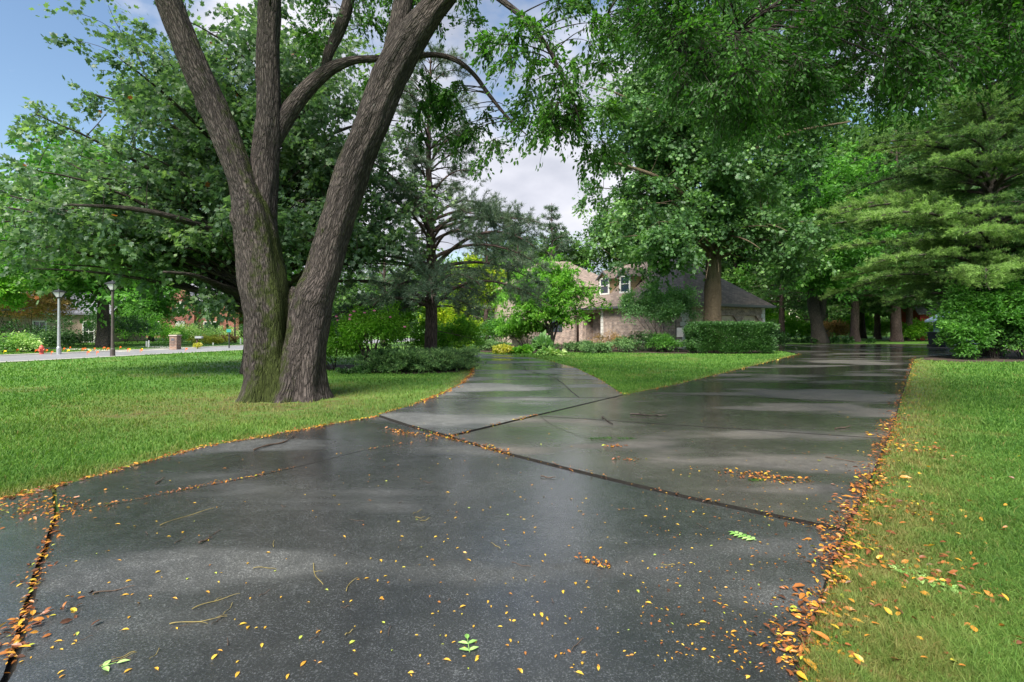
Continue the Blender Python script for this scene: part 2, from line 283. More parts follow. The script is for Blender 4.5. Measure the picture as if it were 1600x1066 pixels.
# ------------------------------------------------------------------ mesh builder
def unit(a):
    return a / np.maximum(np.linalg.norm(a, axis=-1, keepdims=True), 1e-9)
class MB:
    def __init__(s): s.V = []; s.F = []; s.A = []; s.U = []; s.n = 0
    def add(s, V, faces, tint=0.5, u=None, mi=0):
        V = np.asarray(V, float).reshape(-1, 3); k = len(V)
        s.V.append(V); s.A.append(np.broadcast_to(np.asarray(tint, float), (k,)).copy())
        s.U.append(V.copy() if u is None else np.asarray(u, float))
        for f in faces:
            f = np.asarray(f, int)
            if f.ndim == 1: f = f[None]
            s.F.append((f + s.n, mi))
        s.n += k
    def box(s, c, size, rz=0.0, mi=0, M4=None):
        sx, sy, sz = [q / 2 for q in size]
        p = np.array([(x, y, z) for x in (-sx, sx) for y in (-sy, sy) for z in (-sz, sz)])
        for f, ax in (((0, 1, 3, 2), 0), ((4, 6, 7, 5), 0), ((0, 4, 5, 1), 1), ((2, 3, 7, 6), 1), ((0, 2, 6, 4), 2), ((1, 5, 7, 3), 2)):
            q = p[list(f)]
            uv = {0: q[:, [1, 2, 0]], 1: q[:, [0, 2, 1]], 2: q[:, [0, 1, 2]]}[ax].copy(); 
            if ax != 2: uv[:, 1] += c[2]
            r = q @ np.array([[math.cos(rz), math.sin(rz), 0], [-math.sin(rz), math.cos(rz), 0], [0, 0, 1]]) + np.array(c)
            s.add(r, [(0, 1, 2, 3)], 0.5, uv, mi)
    def poly(s, P, mi=0, vdir=None):
        """flat polygon with in-plane uvw (metres)"""
        P = np.asarray(P, float); n = unit(np.cross(P[1] - P[0], P[2] - P[0]))
        h = np.cross((0, 0, 1), n); h = unit(h) if np.linalg.norm(h) > 1e-4 else np.array([1., 0, 0])
        v = np.cross(n, h); u = np.stack([P @ h, P @ v, P @ n * 0], 1)
        s.add(P, [tuple(range(len(P)))], 0.5, u, mi)
    def prism(s, P, t, mi=0):
        """polygon thickened by vector t"""
        P = np.asarray(P, float); t = np.asarray(t, float); s.poly(P, mi); s.poly((P + t)[::-1], mi)
        for i in range(len(P)):
            j = (i + 1) % len(P); s.poly([P[j], P[i], P[i] + t, P[j] + t], mi)
    def tube(s, pts, rad, sides=8, tint=0.5, flare=None, wob=0.0, mi=0, cap=True, ph=0.0):
        pts = np.asarray(pts, float); n = len(pts); rad = np.asarray(rad, float)
        t = unit(np.gradient(pts, axis=0)); ref = np.array([0.0, 1.0, 0.0]) if abs(t[0][1]) < 0.9 else np.array([1., 0, 0])
        Lg = np.concatenate([[0], np.cumsum(np.linalg.norm(np.diff(pts, axis=0), axis=1))])
        th = np.linspace(0, 2 * math.pi, sides, endpoint=False)
        V = np.zeros((n, sides, 3)); U = np.zeros((n, sides, 3)); x = ref
        for i in range(n):
            x = x - t[i] * np.dot(x, t[i]); x = unit(x); y = np.cross(t[i], x)
            rr = rad[i] * np.ones(sides)
            if flare is not None: rr = rr * (1 + flare(Lg[i], th))
            if wob:
                for k in range(sides):
                    q = Vector((math.cos(th[k]) * 2.2 + ph, math.sin(th[k]) * 2.2, Lg[i] * 1.1))
                    rr[k] *= 1 + wob * mnoise.noise(q) + wob * 0.5 * mnoise.noise(q * 2.7)
            V[i] = pts[i] + np.outer(rr * np.cos(th), x) + np.outer(rr * np.sin(th), y)
            U[i, :, 0] = rad[i] * np.cos(th) + ph; U[i, :, 1] = rad[i] * np.sin(th); U[i, :, 2] = Lg[i]
        i, k = np.meshgrid(np.arange(n - 1), np.arange(sides), indexing='ij'); k2 = (k + 1) % sides
        Fq = np.stack([i * sides + k, i * sides + k2, (i + 1) * sides + k2, (i + 1) * sides + k], -1).reshape(-1, 4)
        tt = tint if np.ndim(tint) == 0 else (np.repeat(tint, sides) if np.ndim(tint) == 1 else np.asarray(tint).ravel())
        fs = [Fq]
        if cap: fs.append(np.arange((n - 1) * sides, n * sides)); fs.append(np.arange(sides)[::-1])
        s.add(V.reshape(-1, 3), fs, tt, U.reshape(-1, 3), mi)
        return V
    def lathe(s, prof, c, sides=16, mi=0, sq=False):
        """profile [(r,z)...] about vertical axis at c"""
        c = np.asarray(c, float); th = np.linspace(0, 2 * math.pi, sides, endpoint=False) + (math.pi / 4 if sq else 0)
        V = np.array([[(c[0] + r * math.cos(a), c[1] + r * math.sin(a), c[2] + z) for a in th] for r, z in prof])
        n = len(prof); i, k = np.meshgrid(np.arange(n - 1), np.arange(sides), indexing='ij'); k2 = (k + 1) % sides
        Fq = np.stack([i * sides + k, i * sides + k2, (i + 1) * sides + k2, (i + 1) * sides + k], -1).reshape(-1, 4)
        s.add(V.reshape(-1, 3), [Fq, np.arange((n - 1) * sides, n * sides), np.arange(sides)[::-1]], 0.5, None, mi)
    def build(s, name, mats, parent=None, smooth=False, extra=None):
        me = bpy.data.meshes.new(name); V = np.concatenate(s.V)
        if parent is not None: V = V - np.array(parent.location)
        me.vertices.add(len(V)); me.vertices.foreach_set('co', V.ravel().astype(np.float32))
        li, st, mi = [], [], []; o = 0
        for f, m_ in s.F:
            li.append(f.ravel()); st.append(o + np.arange(len(f)) * f.shape[1]); mi.append(np.full(len(f), m_)); o += f.size
        li = np.concatenate(li); st = np.concatenate(st); mi = np.concatenate(mi)
        me.loops.add(len(li)); me.loops.foreach_set('vertex_index', li.astype(np.int32))
        me.polygons.add(len(st)); me.polygons.foreach_set('loop_start', st.astype(np.int32))
        me.polygons.foreach_set('material_index', mi.astype(np.int32))
        me.update(calc_edges=True)
        a = me.attributes.new('tint', 'FLOAT', 'POINT'); a.data.foreach_set('value', np.concatenate(s.A).astype(np.float32))
        U = np.concatenate(s.U).astype(np.float32).ravel()
        for nm in ('bark', 'uvw'):
            a = me.attributes.new(nm, 'FLOAT_VECTOR', 'POINT'); a.data.foreach_set('vector', U)
        if extra is not None:
            a = me.attributes.new('dry', 'FLOAT', 'POINT'); a.data.foreach_set('value', np.asarray(extra, np.float32))
        me.polygons.foreach_set('use_smooth', np.full(len(st), smooth))
        for m_ in (mats if isinstance(mats, (list, tuple)) else [mats]): me.materials.append(M[m_] if isinstance(m_, str) else m_)
        ob = bpy.data.objects.new(name, me); col.objects.link(ob)
        if parent is not None: ob.parent = parent
        return ob
def tag(o, label=None, cat=None, group=None, kind=None):
    if label: o['label'] = label
    if cat: o['category'] = cat
    if group: o['group'] = group
    if kind: o['kind'] = kind
    return o
def empty(name, loc, label, cat, group=None):
    o = bpy.data.objects.new(name, None); o.location = loc; o.empty_display_size = 0.3; col.objects.link(o)
    return tag(o, label, cat, group)
def dup(root, loc, rz, scale=1.0, label=None, group=None):
    r = root.copy(); col.objects.link(r); r.location = loc; r.rotation_euler = (0, 0, rz); r.scale = (scale,) * 3
    if label: r['label'] = label
    if group: r['group'] = group
    for ch in list(root.children):
        c = ch.copy(); col.objects.link(c); c.parent = r
        for g in list(ch.children):
            q = g.copy(); col.objects.link(q); q.parent = c
    return r

# ------------------------------------------------------------------ leaves
T_DIAMOND = (np.array([(0, 0, 0), (-.30, .45, .10), (0, 1, -.05), (.30, .45, .10)]), [(0, 1, 2), (0, 2, 3)])
T_LEAF = (np.array([(0, 0, 0), (-.20, .25, .07), (-.21, .6, .06), (0, 1, -.08), (.21, .6, .06), (.20, .25, .07), (0, .5, 0)]),
          [(0, 1, 6), (1, 2, 6), (2, 3, 6), (3, 4, 6), (4, 5, 6), (5, 0, 6)])
T_MAPLE = (np.array([(0, 0, 0), (-.42, .18, .05), (-.28, .42, 0), (-.40, .75, -.04), (-.12, .68, .02), (0, 1.05, -.08), (.12, .68, .02), (.40, .75, -.04), (.28, .42, 0), (.42, .18, .05)]),
           [(0, 1, 2), (0, 2, 4), (2, 3, 4), (0, 4, 6), (4, 5, 6), (0, 6, 8), (6, 7, 8), (0, 8, 9)])
def leaves(mb, P, Y, Nn, S, tmpl, tint):
    T, Fs = tmpl; n = len(P); k = len(T)
    y = unit(Y); x = unit(np.cross(y, Nn)); z = np.cross(x, y)
    V = P[:, None] + S[:, None, None] * (T[None, :, 0, None] * x[:, None] + T[None, :, 1, None] * y[:, None] + T[None, :, 2, None] * z[:, None])
    Fs = np.array(Fs); Fa = (Fs[None] + (np.arange(n) * k)[:, None, None]).reshape(-1, Fs.shape[1])
    mb.add(V.reshape(-1, 3), [Fa], np.repeat(tint, k))

def clump_leaves(mb, C, Rr, A, n, size, rng, tmpl=T_DIAMOND, sprays=6, jit=0.13, flat=0.55, droop=0.25, uprt=1.0, var=0.22, shade=0.6, twig=None):
    """C clump centres, Rr radii, A outward axes; leaves set along short twiggy sprays"""
    C = np.asarray(C); m = len(C); tot = m * n
    ci = np.repeat(np.arange(m), n)
    ax = rng.normal(size=(m, sprays, 3)); ax[..., 2] *= flat; ax = unit(ax) + 0.55 * np.asarray(A)[:, None]; ax[..., 2] -= droop * 0.4; ax = unit(ax)
    si = rng.integers(0, sprays, tot); t = rng.random(tot) ** 0.7
    a = ax[ci, si]; r = np.asarray(Rr)[ci]
    sag = np.zeros((tot, 3)); sag[:, 2] = -droop * (t ** 2) * r
    P = C[ci] + a * (t * r)[:, None] + rng.normal(size=(tot, 3)) * (jit * r)[:, None] * np.array([1, 1, flat + .2]) + sag
    Y = a + rng.normal(size=(tot, 3)) * 0.6; Y[:, 2] -= droop
    Nn = rng.normal(size=(tot, 3)) * 0.55; Nn[:, 2] += uprt; Nn += (rng.normal(size=(m, sprays, 3)) * 0.5)[ci, si]
    ct = rng.random(m)[ci]
    tint = np.clip(0.42 + shade * (ct - .5) + var * 0.8 * rng.normal(size=tot) + 0.15 * (t - .5), 0, 0.98)
    tint[rng.random(tot) < 0.0012] = 1.0
    leaves(mb, P, Y, Nn, size * (0.5 + 0.85 * rng.random(tot)), tmpl, tint)
    if twig is not None:
        for i_ in range(m):
            for k_ in range(sprays):
                a_ = ax[i_, k_] * Rr[i_]; q_ = np.array([C[i_], C[i_] + a_ * .5 - (0, 0, droop * .25 * Rr[i_]), C[i_] + a_ * .95 - (0, 0, droop * .9 * Rr[i_])])
                twig.tube(q_, [.0055, .004, .002], 3, cap=False)

def bez(a, b, c, n):
    t = np.linspace(0, 1, n)[:, None]; return (1 - t) ** 2 * a + 2 * t * (1 - t) * b + t * t * c
def twigs_to(mb, limbs, C, rng, r0=0.02, sides=4, maxr=9e9, up=0.15):
    """a curved twig from the nearest limb point to every clump; returns outward axes"""
    Q = np.concatenate([l[0] for l in limbs]); QR = np.concatenate([l[1] for l in limbs]); A = np.zeros((len(C), 3))
    for i, c in enumerate(C):
        d = np.linalg.norm(Q - c, axis=1) + 0.8 * np.maximum(Q[:, 2] - c[2], 0) + 0.15 * QR
        k = int(np.argmin(d)); q = Q[k]; D = np.linalg.norm(c - q); A[i] = unit(c - q)
        mid = (q + c) / 2 + np.array([0, 0, up * D]) + rng.normal(size=3) * 0.08 * D
        ps = bez(q, mid, c, 6); rr = np.linspace(min(QR[k] * 0.8, r0 * (0.6 + D * 0.5)), r0 * 0.35, 6)
        mb.tube(ps, rr, sides, cap=False)
    return A

def resample(P, n):
    P = np.asarray(P, float); k = P.shape[1]
    d = np.concatenate([[0], np.cumsum(np.linalg.norm(np.diff(P[:, :3], axis=0), axis=1))])
    t = np.linspace(0, d[-1], n)
    # catmull-rom through the control points
    out = np.zeros((n, k))
    for j, tt in enumerate(t):
        i = min(np.searchsorted(d, tt, side='right') - 1, len(P) - 2); i = max(i, 0)
        u = (tt - d[i]) / max(d[i + 1] - d[i], 1e-9)
        p0 = P[max(i - 1, 0)]; p1 = P[i]; p2 = P[i + 1]; p3 = P[min(i + 2, len(P) - 1)]
        out[j] = 0.5 * ((2 * p1) + (-p0 + p2) * u + (2 * p0 - 5 * p1 + 4 * p2 - p3) * u * u + (-p0 + 3 * p1 - 3 * p2 + p3) * u ** 3)
    return out

def broadleaf(name, label, base, H, ell, trunk_r, rng, nb=26, ns=9, nl=150, leaf=0.16, lmat='green', bmat='bark', tmpl=T_DIAMOND,
              crown_z=2.5, clump_r=0.7, lean=(0, 0), droop=0.25, cat='tree', forks=0, group=None, shell=0.5, sub=1.0, flat=0.55, extra_limbs=(), minz=0.5, keep=None, extra_clumps=()):
    base = np.asarray(base, float); root = empty(name, base, label, cat, group)
    tb = MB(); cb = MB()
    tp = np.array([base + np.array([lean[0] * u + 0.12 * math.sin(3 * u + base[0]), lean[1] * u, H * 0.86 * u]) for u in np.linspace(0, 1, 12)])
    tr = np.array([trunk_r * (1.0 - 0.88 * u) for u in np.linspace(0, 1, 12)]); tr[0] *= 1.4; tp[0][2] -= 0.1
    tpr = resample(np.c_[tp, tr], 40); tb.tube(tpr[:, :3], tpr[:, 3], 14, flare=lambda L_, th: 0.12 * math.exp(-L_ * 1.5) * np.sin(5 * th), wob=0.10, ph=base[0])
    limbs = [(tpr[:, :3], tpr[:, 3])]
    for ps, rs in extra_limbs:
        q = resample(np.c_[ps, rs], 20); tb.tube(q[:, :3], q[:, 3], 10, wob=0.08); limbs.append((q[:, :3], q[:, 3]))
    # bough tips in the crown volume
    tips = []; tries = 0
    vol = np.array([e[3] * e[4] * e[5] for e in ell]) ** 0.7; vol /= vol.sum()
    while len(tips) < nb and tries < 4000:
        tries += 1; e = ell[rng.choice(len(ell), p=vol)]
        v = unit(rng.normal(size=3)); rr = shell + (1 - shell) * rng.random() ** 0.6
        p = base + np.array(e[:3]) + v * rr * np.array(e[3:6])
        dmin = (e[3] * e[4] * e[5] / nb) ** (1 / 3) * 0.85
        if all(np.linalg.norm(p - q) > dmin for q in tips) and p[2] > 0.8: tips.append(p)
    C = []; Cr = []
    for p in tips:
        hd = np.linalg.norm((p - base)[:2] - np.array(lean) * 0.5)
        za = np.clip(p[2] - base[2] - 0.55 * hd, crown_z * rng.uniform(0.8, 1.2), H * 0.8)
        k = int(np.argmin(abs(tpr[:, 2] - base[2] - za))); a = tpr[k, :3]
        D = np.linalg.norm(p - a); mid = a + (p - a) * 0.5 + np.array([0, 0, 0.16 * D]) + rng.normal(size=3) * 0.06 * D
        ps = bez(a, mid, p, 12); rs = np.linspace(min(tpr[k, 3] * 0.62, 0.02 + 0.013 * D), 0.014, 12)
        tb.tube(ps, rs, 7, cap=False); limbs.append((ps, rs))
        for j in range(ns):
            t = 0.35 + 0.65 * rng.random() ** 0.6
            q = ps[int(t * 11)] + rng.normal(size=3) * np.array([1, 1, 0.6]) * clump_r * 1.25 * sub
            if j < 3: q = ps[(11, 8, 5)[j]] + rng.normal(size=3) * .15 * clump_r
            C.append(q); Cr.append(clump_r * rng.uniform(0.65, 1.25))
    C = np.array(C); C[:, 2] = np.maximum(C[:, 2], minz + rng.random(len(C)) * .8)
    if keep: kk = np.array([keep(c - base) for c in C]); C = C[kk]; Cr = [q for q, k_ in zip(Cr, kk) if k_]
    if len(extra_clumps): C = np.r_[C, np.array(extra_clumps)]; Cr = list(Cr) + [clump_r * .75] * len(extra_clumps)
    A = twigs_to(tb, limbs, C, rng, 0.016, 3)
    clump_leaves(cb, C, Cr, A, nl, leaf, rng, tmpl, droop=droop, flat=flat)
    tb.build('trunk', bmat, root, smooth=True); cb.build('crown', lmat, root)
    return root

def tufts(mb, P, D, n, length, width, rng, spread=0.8, tint=None, up=0.0):
    """needle tufts: n thin blades from every point P around direction D"""
    m = len(P); tot = m * n; ci = np.repeat(np.arange(m), n)
    Y = unit(D)[ci] + rng.normal(size=(tot, 3)) * spread; Y[:, 2] += up; Y = unit(Y)
    x = unit(np.cross(Y, rng.normal(size=(tot, 3)))); Ls = length * (0.6 + 0.6 * rng.random(tot))
    p = P[ci] + rng.normal(size=(tot, 3)) * length * 0.12
    V = np.stack([p - x * width / 2, p + x * width / 2, p + Y * Ls[:, None]], 1).reshape(-1, 3)
    tt = (tint if tint is not None else rng.random(m))[ci] + 0.18 * rng.normal(size=tot)
    mb.add(V, [np.arange(tot * 3).reshape(-1, 3)], np.repeat(np.clip(tt, 0, 0.96), 3))

def conifer(name, label, base, H, r, rng, z0, prof, levels, per=(4, 6), rise=0.1, sag=0.25, tuft=(9, 0.12, 0.012), side=10, nm='pine', bm='bark_pine',
            lean=(0, 0), flatw=0.25, dens=1.0, irr=0.0, tmin=0.22, azf=None, group=None, bright=0.0, trunk_mesh=True, dead=0):
    base = np.asarray(base, float); root = empty(name, base, label, 'conifer', group); tb = MB(); cb = MB()
    tp = np.array([base + np.array([lean[0] * u + 0.06 * math.sin(7 * u), lean[1] * u, H * u - (0.1 if u == 0 else 0)]) for u in np.linspace(0, 1, 24)])
    tr = r * (1 - 0.93 * np.linspace(0, 1, 24)); tr[0] *= 1.35; q = resample(np.c_[tp, tr], 60)
    tb.tube(q[:, :3], q[:, 3], 14, wob=0.09, ph=base[0])
    P = []; D = []; Ti = []
    for lv in range(levels):
        u = (lv + rng.uniform(-.3, .3)) / levels; z = z0 + (H - z0) * u; Lm = prof(u)
        a = q[int(np.clip(z / H * 59, 0, 59)), :3]; tk = q[int(np.clip(z / H * 59, 0, 59)), 3]
        n = rng.integers(per[0], per[1] + 1); az0 = rng.random() * 6.28
        for k in range(n):
            az = az0 + k * 6.283 / n + rng.normal() * 0.25
            Ln = Lm * rng.uniform(0.65 - irr, 1.1 + irr) * (azf(az) if azf else 1)
            h = np.array([math.cos(az), math.sin(az), 0])
            ri = rise + 0.5 * u + irr * .5 * abs(rng.normal())
            e = a + h * Ln + np.array([0, 0, Ln * (ri - sag)]); mid = a + h * Ln * 0.5 + np.array([0, 0, Ln * ri * 0.9]) + rng.normal(size=3) * 0.05 * Ln
            ps = bez(a, mid, e, 12); rs = np.linspace(min(tk * 0.5, 0.015 + 0.014 * Ln), 0.008, 12); tb.tube(ps, rs, 5, cap=False)
            bt = rng.random()
            for s_ in range(int(side * (0.5 + Ln / 3))):
                t = tmin + (1 - tmin) * rng.random() ** 0.8; o = ps[int(t * 11)]; sg = rng.choice([-1, 1])
                fw = unit(e - a); lat = np.cross(fw, (0, 0, 1)) * sg
                dr = unit(fw * rng.uniform(.3, 1) + lat * rng.uniform(.4, 1.1) + np.array([0, 0, rng.normal() * flatw]))
                sl = Ln * 0.30 * (1.15 - t) * rng.uniform(0.7, 1.3) + 0.12
                tw = np.array([o, o + dr * sl * 0.5 + np.array([0, 0, 0.02]), o + dr * sl]); tb.tube(tw, [0.012, 0.008, 0.004], 3, cap=False)
                m = max(2, int(dens * sl / (tuft[1] * 0.55)))
                for w_ in np.linspace(0.15, 1, m):
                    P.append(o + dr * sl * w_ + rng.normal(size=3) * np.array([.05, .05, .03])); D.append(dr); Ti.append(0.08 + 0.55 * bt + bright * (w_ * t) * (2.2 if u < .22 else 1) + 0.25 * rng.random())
    for k in range(dead):
        z = rng.uniform(z0 * 0.5, z0 + (H - z0) * 0.7); a = q[int(z / H * 59), :3]; az = rng.random() * 6.28; Ln = rng.uniform(0.8, 2.2)
        h = np.array([math.cos(az), math.sin(az), rng.uniform(-.3, .2)]); ps = bez(a, a + h * Ln * 0.5 + rng.normal(size=3) * 0.15, a + h * Ln + np.array([0, 0, -0.2]), 7); tb.tube(ps, np.linspace(0.02, 0.004, 7), 4, cap=False)
        for j in range(3):
            o = ps[rng.integers(3, 7)]; tb.tube(np.array([o, o + rng.normal(size=3) * 0.3]), [0.007, 0.003], 3, cap=False)
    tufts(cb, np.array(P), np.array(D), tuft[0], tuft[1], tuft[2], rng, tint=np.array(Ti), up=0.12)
    tb.build('trunk', bm, root, smooth=True); cb.build('crown', nm, root)
    return root

def shrub(name, label, c, rad, rng, n=2500, leaf=0.08, lmat='green', stems=7, tmpl=T_DIAMOND, cat='shrub', group=None, lift=0.0, bmat='bark', flat=0.7, lobes=9, fill=0.45, droop=0.2, stem_r=0.02):
    """c ground point; rad=(rx,ry,h)"""
    c = np.asarray(c, float); root = empty(name, c, label, cat, group); tb = MB(); cb = MB()
    rx, ry, h = rad; C = []; Cr = []
    for i in range(lobes * 3):
        v = unit(rng.normal(size=3)); v[2] = abs(v[2]) if rng.random() < 0.75 else v[2] * 0.5
        rr = fill + (1 - fill) * rng.random()
        zc = lift + (h - lift) * 0.42
        C.append(c + np.array([v[0] * rx * rr * .82, v[1] * ry * rr * .82, zc + v[2] * (h - lift) * 0.45 * rr])); Cr.append(0.36 * min(rx, ry, h) * rng.uniform(.7, 1.3))
    C = np.array(C); C[:, 2] = np.maximum(C[:, 2], c[2] + 0.06)
    A = unit(C - c - np.array([0, 0, h * 0.3]))
    for i in range(stems):
        k = C[rng.integers(len(C))]; b0 = c + rng.normal(size=3) * np.array([rx, ry, 0]) * 0.05; b0[2] = c[2] - 0.03
        mid = b0 * 0.4 + k * 0.6; mid[2] = b0[2] + (k[2] - b0[2]) * 0.5; mid[:2] = b0[:2] + (k[:2] - b0[:2]) * 0.3
        tb.tube(bez(b0, mid, k, 8), np.linspace(stem_r, stem_r * 0.3, 8), 5, cap=False)
    clump_leaves(cb, C, Cr, A, max(8, n // len(C)), leaf, rng, tmpl, sprays=8, jit=0.25, flat=flat, droop=droop)
    V = cb.V[0]; V[:, 2] = np.where(V[:, 2] < c[2] + 0.01, c[2] + 0.01 + rng.random(len(V)) * 0.05, V[:, 2])
    if stems: tb.build('stems', bmat, root, smooth=True)
    cb.build('foliage', lmat, root)
    return root

# ================================================================== SETTING: ground, driveway, road
def inside(poly, x, y):
    poly = np.asarray(poly)[:, :2]; r = np.zeros(len(x), bool); j = len(poly) - 1
    for i in range(len(poly)):
        xi, yi = poly[i]; xj, yj = poly[j]
        c = ((yi > y) != (yj > y)) & (x < (xj - xi) * (y - yi) / (yj - yi + 1e-12) + xi); r ^= c; j = i
    return r
def dist_line(P, x, y):
    P = np.asarray(P)[:, :2]; d = np.full(len(x), 1e9)
    for a, b in zip(P[:-1], P[1:]):
        v = b - a; t = np.clip(((x - a[0]) * v[0] + (y - a[1]) * v[1]) / (v @ v + 1e-12), 0, 1)
        d = np.minimum(d, np.hypot(x - a[0] - t * v[0], y - a[1] - t * v[1]))
    return d
g = lambda *pp: [tuple(G(a, b)[:2]) for a, b in pp]
lawn_edge = g((0, 787), (85, 768), (170, 745), (250, 722), (330, 701), (400, 690), (460, 678), (520, 667), (590, 655))
branch_left = g((590, 655), (640, 640), (690, 620), (720, 604), (736, 588), (739, 575), (733, 562), (722, 556), (700, 552.5))
branch_far = g((690, 549.5), (735, 551.5), (760, 555), (800, 557), (850, 564), (900, 578), (940, 598), (975, 622))
j_main = g((590, 655), (640, 672), (700, 690), (800, 719), (900, 745), (1000, 770), (1100, 794), (1200, 816), (1322, 842))
j_left = g((90, 812), (200, 793), (300, 772), (400, 752), (480, 733), (560, 712), (630, 700), (700, 690))
j_cross = [tuple(G(90, 812)[:2]), tuple(G(60, 900)[:2]), tuple(G(15, 1066)[:2]), (-1.5, 1.1), (-1.1, -1.5)]
right_edge = g((1322, 842), (1354, 780), (1390, 690), (1402, 655), (1410, 620), (1422, 585), (1430, 561))
right_near = [tuple(G(1322, 842)[:2]), tuple(G(1290, 940)[:2]), tuple(G(1250, 1066)[:2]), (0.9, 1.3), (0.8, 0.2), (0.8, -1.5)]
tri_right = g((975, 622), (1060, 604), (1150, 581), (1250, 555))
far_lot = g((1250, 555), (1222, 549), (1190, 547), (1150, 545), (1100, 544), (1095, 541), (1240, 539), (1480, 539), (1560, 551), (1430, 561))
slab_near = [tuple(q) for q in (j_left + j_main[3:] + right_near[1:] + j_cross[:0:-1])]
slab_strip = lawn_edge[1:] + j_main[1:3] + j_left[-2:0:-1] + [j_left[0]]
slab_left = [lawn_edge[1], lawn_edge[0], (-4.67, 3.93), (-6.5, 2.6), (-6.5, -1.5)] + j_cross[::-1]
slab_branch = branch_left + branch_far + [tuple(G(840, 655)[:2]), tuple(G(702, 689)[:2])] + j_main[1:2]
slab_right = [tuple(G(703, 690.5)[:2]), tuple(G(840, 656)[:2])] + tri_right + far_lot[1:] + right_edge[-2::-1] + j_main[-2:2:-1]

rg = np.random.default_rng(3)
def inset(P, d):
    P = np.asarray(P, float); n = len(P)
    ar = 0.5 * sum(P[i][0] * P[(i + 1) % n][1] - P[(i + 1) % n][0] * P[i][1] for i in range(n)); s = 1 if ar > 0 else -1
    Q = []
    for i in range(n):
        a = unit(P[i] - P[i - 1]); b = unit(P[(i + 1) % n] - P[i]); na = np.array([-a[1], a[0]]) * s; nb = np.array([-b[1], b[0]]) * s
        m = na + nb; m = m / max(np.dot(m, m) / 2, 0.4); Q.append(P[i] + m * d)
    return np.array(Q)
def densify(P, step, jit):
    P = np.asarray(P, float); Q = []
    for i in range(len(P)):
        a, b = P[i], P[(i + 1) % len(P)]; L_ = np.linalg.norm(b - a); st = step * (1 + 0.12 * np.hypot(*a)); k = max(1, min(80, int(L_ / st)))
        for t in np.arange(k) / k: Q.append(a + (b - a) * t + rg.normal(size=2) * jit * (1 if t > 0 else 0.3))
    return np.array(Q)
import bmesh
def slab(name, P, z, mt, gap=0.012):
    P = densify(inset(P, gap), 0.10, 0.003)
    bm = bmesh.new(); vs = [bm.verts.new((p[0], p[1], z)) for p in P]; es = [bm.edges.new((vs[i], vs[(i + 1) % len(vs)])) for i in range(len(vs))]
    r = bmesh.ops.triangle_fill(bm, edges=es, use_beauty=True, use_dissolve=False)
    for f in bm.faces:
        if f.normal.z < 0: f.normal_flip()
    lo = [bm.verts.new((p[0], p[1], -0.05)) for p in P]
    for i in range(len(vs)):
        j = (i + 1) % len(vs); fc_ = bm.faces.new((vs[j], vs[i], lo[i], lo[j])); fc_.material_index = 1
    me = bpy.data.meshes.new(name); bm.to_mesh(me); bm.free(); me.materials.append(M[mt]); me.materials.append(M['joint'])
    o = bpy.data.objects.new(name, me); col.objects.link(o); return tag(o, kind='structure')
slab('driveway', slab_near, 0.050, 'pave', 0.019)
slab('driveway', slab_strip, 0.044, 'pave')
slab('driveway', slab_left, 0.036, 'pave', 0.02)
slab('driveway', slab_branch, 0.070, 'pave_b', 0.018)
slab('driveway', slab_right, 0.067, 'pave_r', 0.018)
drive_polys = [slab_near, slab_strip, slab_left, slab_branch, slab_right]
# dirt that fills the joints between the slabs
jm = MB()
for ln in (j_main, j_left, j_cross, [j_main[2]] + [tuple(G(840, 655.5)[:2]), branch_far[-1]]):
    P = np.array(ln); t = unit(np.gradient(P, axis=0)); nn = np.stack([-t[:, 1], t[:, 0]], 1) * 0.05
    for i in range(len(P) - 1):
        q = [P[i] - nn[i], P[i + 1] - nn[i + 1], P[i + 1] + nn[i + 1], P[i] + nn[i]]
        jm.add([(a[0], a[1], 0.008) for a in q], [(0, 1, 2, 3)])
tag(jm.build('driveway_joint_dirt', 'joint'), kind='structure')
# sawn cross joints of the far slabs
jm = MB()
def joint(a, b, z, wd=0.012):
    a, b = np.array(a), np.array(b); t = unit(b - a); nn = np.array([-t[1], t[0]]) * wd
    k = 14; P = [a + (b - a) * s + rg.normal(size=2) * 0.004 for s in np.linspace(0, 1, k)]
    for i in range(k - 1): jm.add([(*(P[i] - nn), z), (*(P[i + 1] - nn), z), (*(P[i + 1] + nn), z), (*(P[i] + nn), z)], [(0, 1, 2, 3)])
for a, b in (((672, 628), (968, 627)), ((735, 597), (925, 597)), ((741, 583), (905, 582)), ((738, 571), (872, 571))): joint(G(a[0], a[1])[:2], G(b[0], b[1])[:2], 0.074, 0.016)
for a, b in (((1085, 599), (1413, 607)), ((1180, 575), (1424, 578)), ((1000, 619), (1405, 636)), ((1230, 562), (1428, 563)), ((845, 657), (1388, 694))): joint(G(a[0], a[1])[:2], G(b[0], b[1])[:2], 0.071, 0.012)
ck = [G(*p)[:2] for p in ((800, 572), (818, 575), (822, 583), (845, 588), (866, 594), (880, 604), (893, 617), (905, 627))]
for a, b in zip(ck[:-1], ck[1:]): joint(a, b, 0.075, 0.010)
ck = [G(*p)[:2] for p in ((843, 657), (862, 672), (905, 690), (960, 700))]
for a, b in zip(ck[:-1], ck[1:]): joint(a, b, 0.0745, 0.004)
tag(jm.build('driveway_saw_cuts', 'joint'), kind='structure')

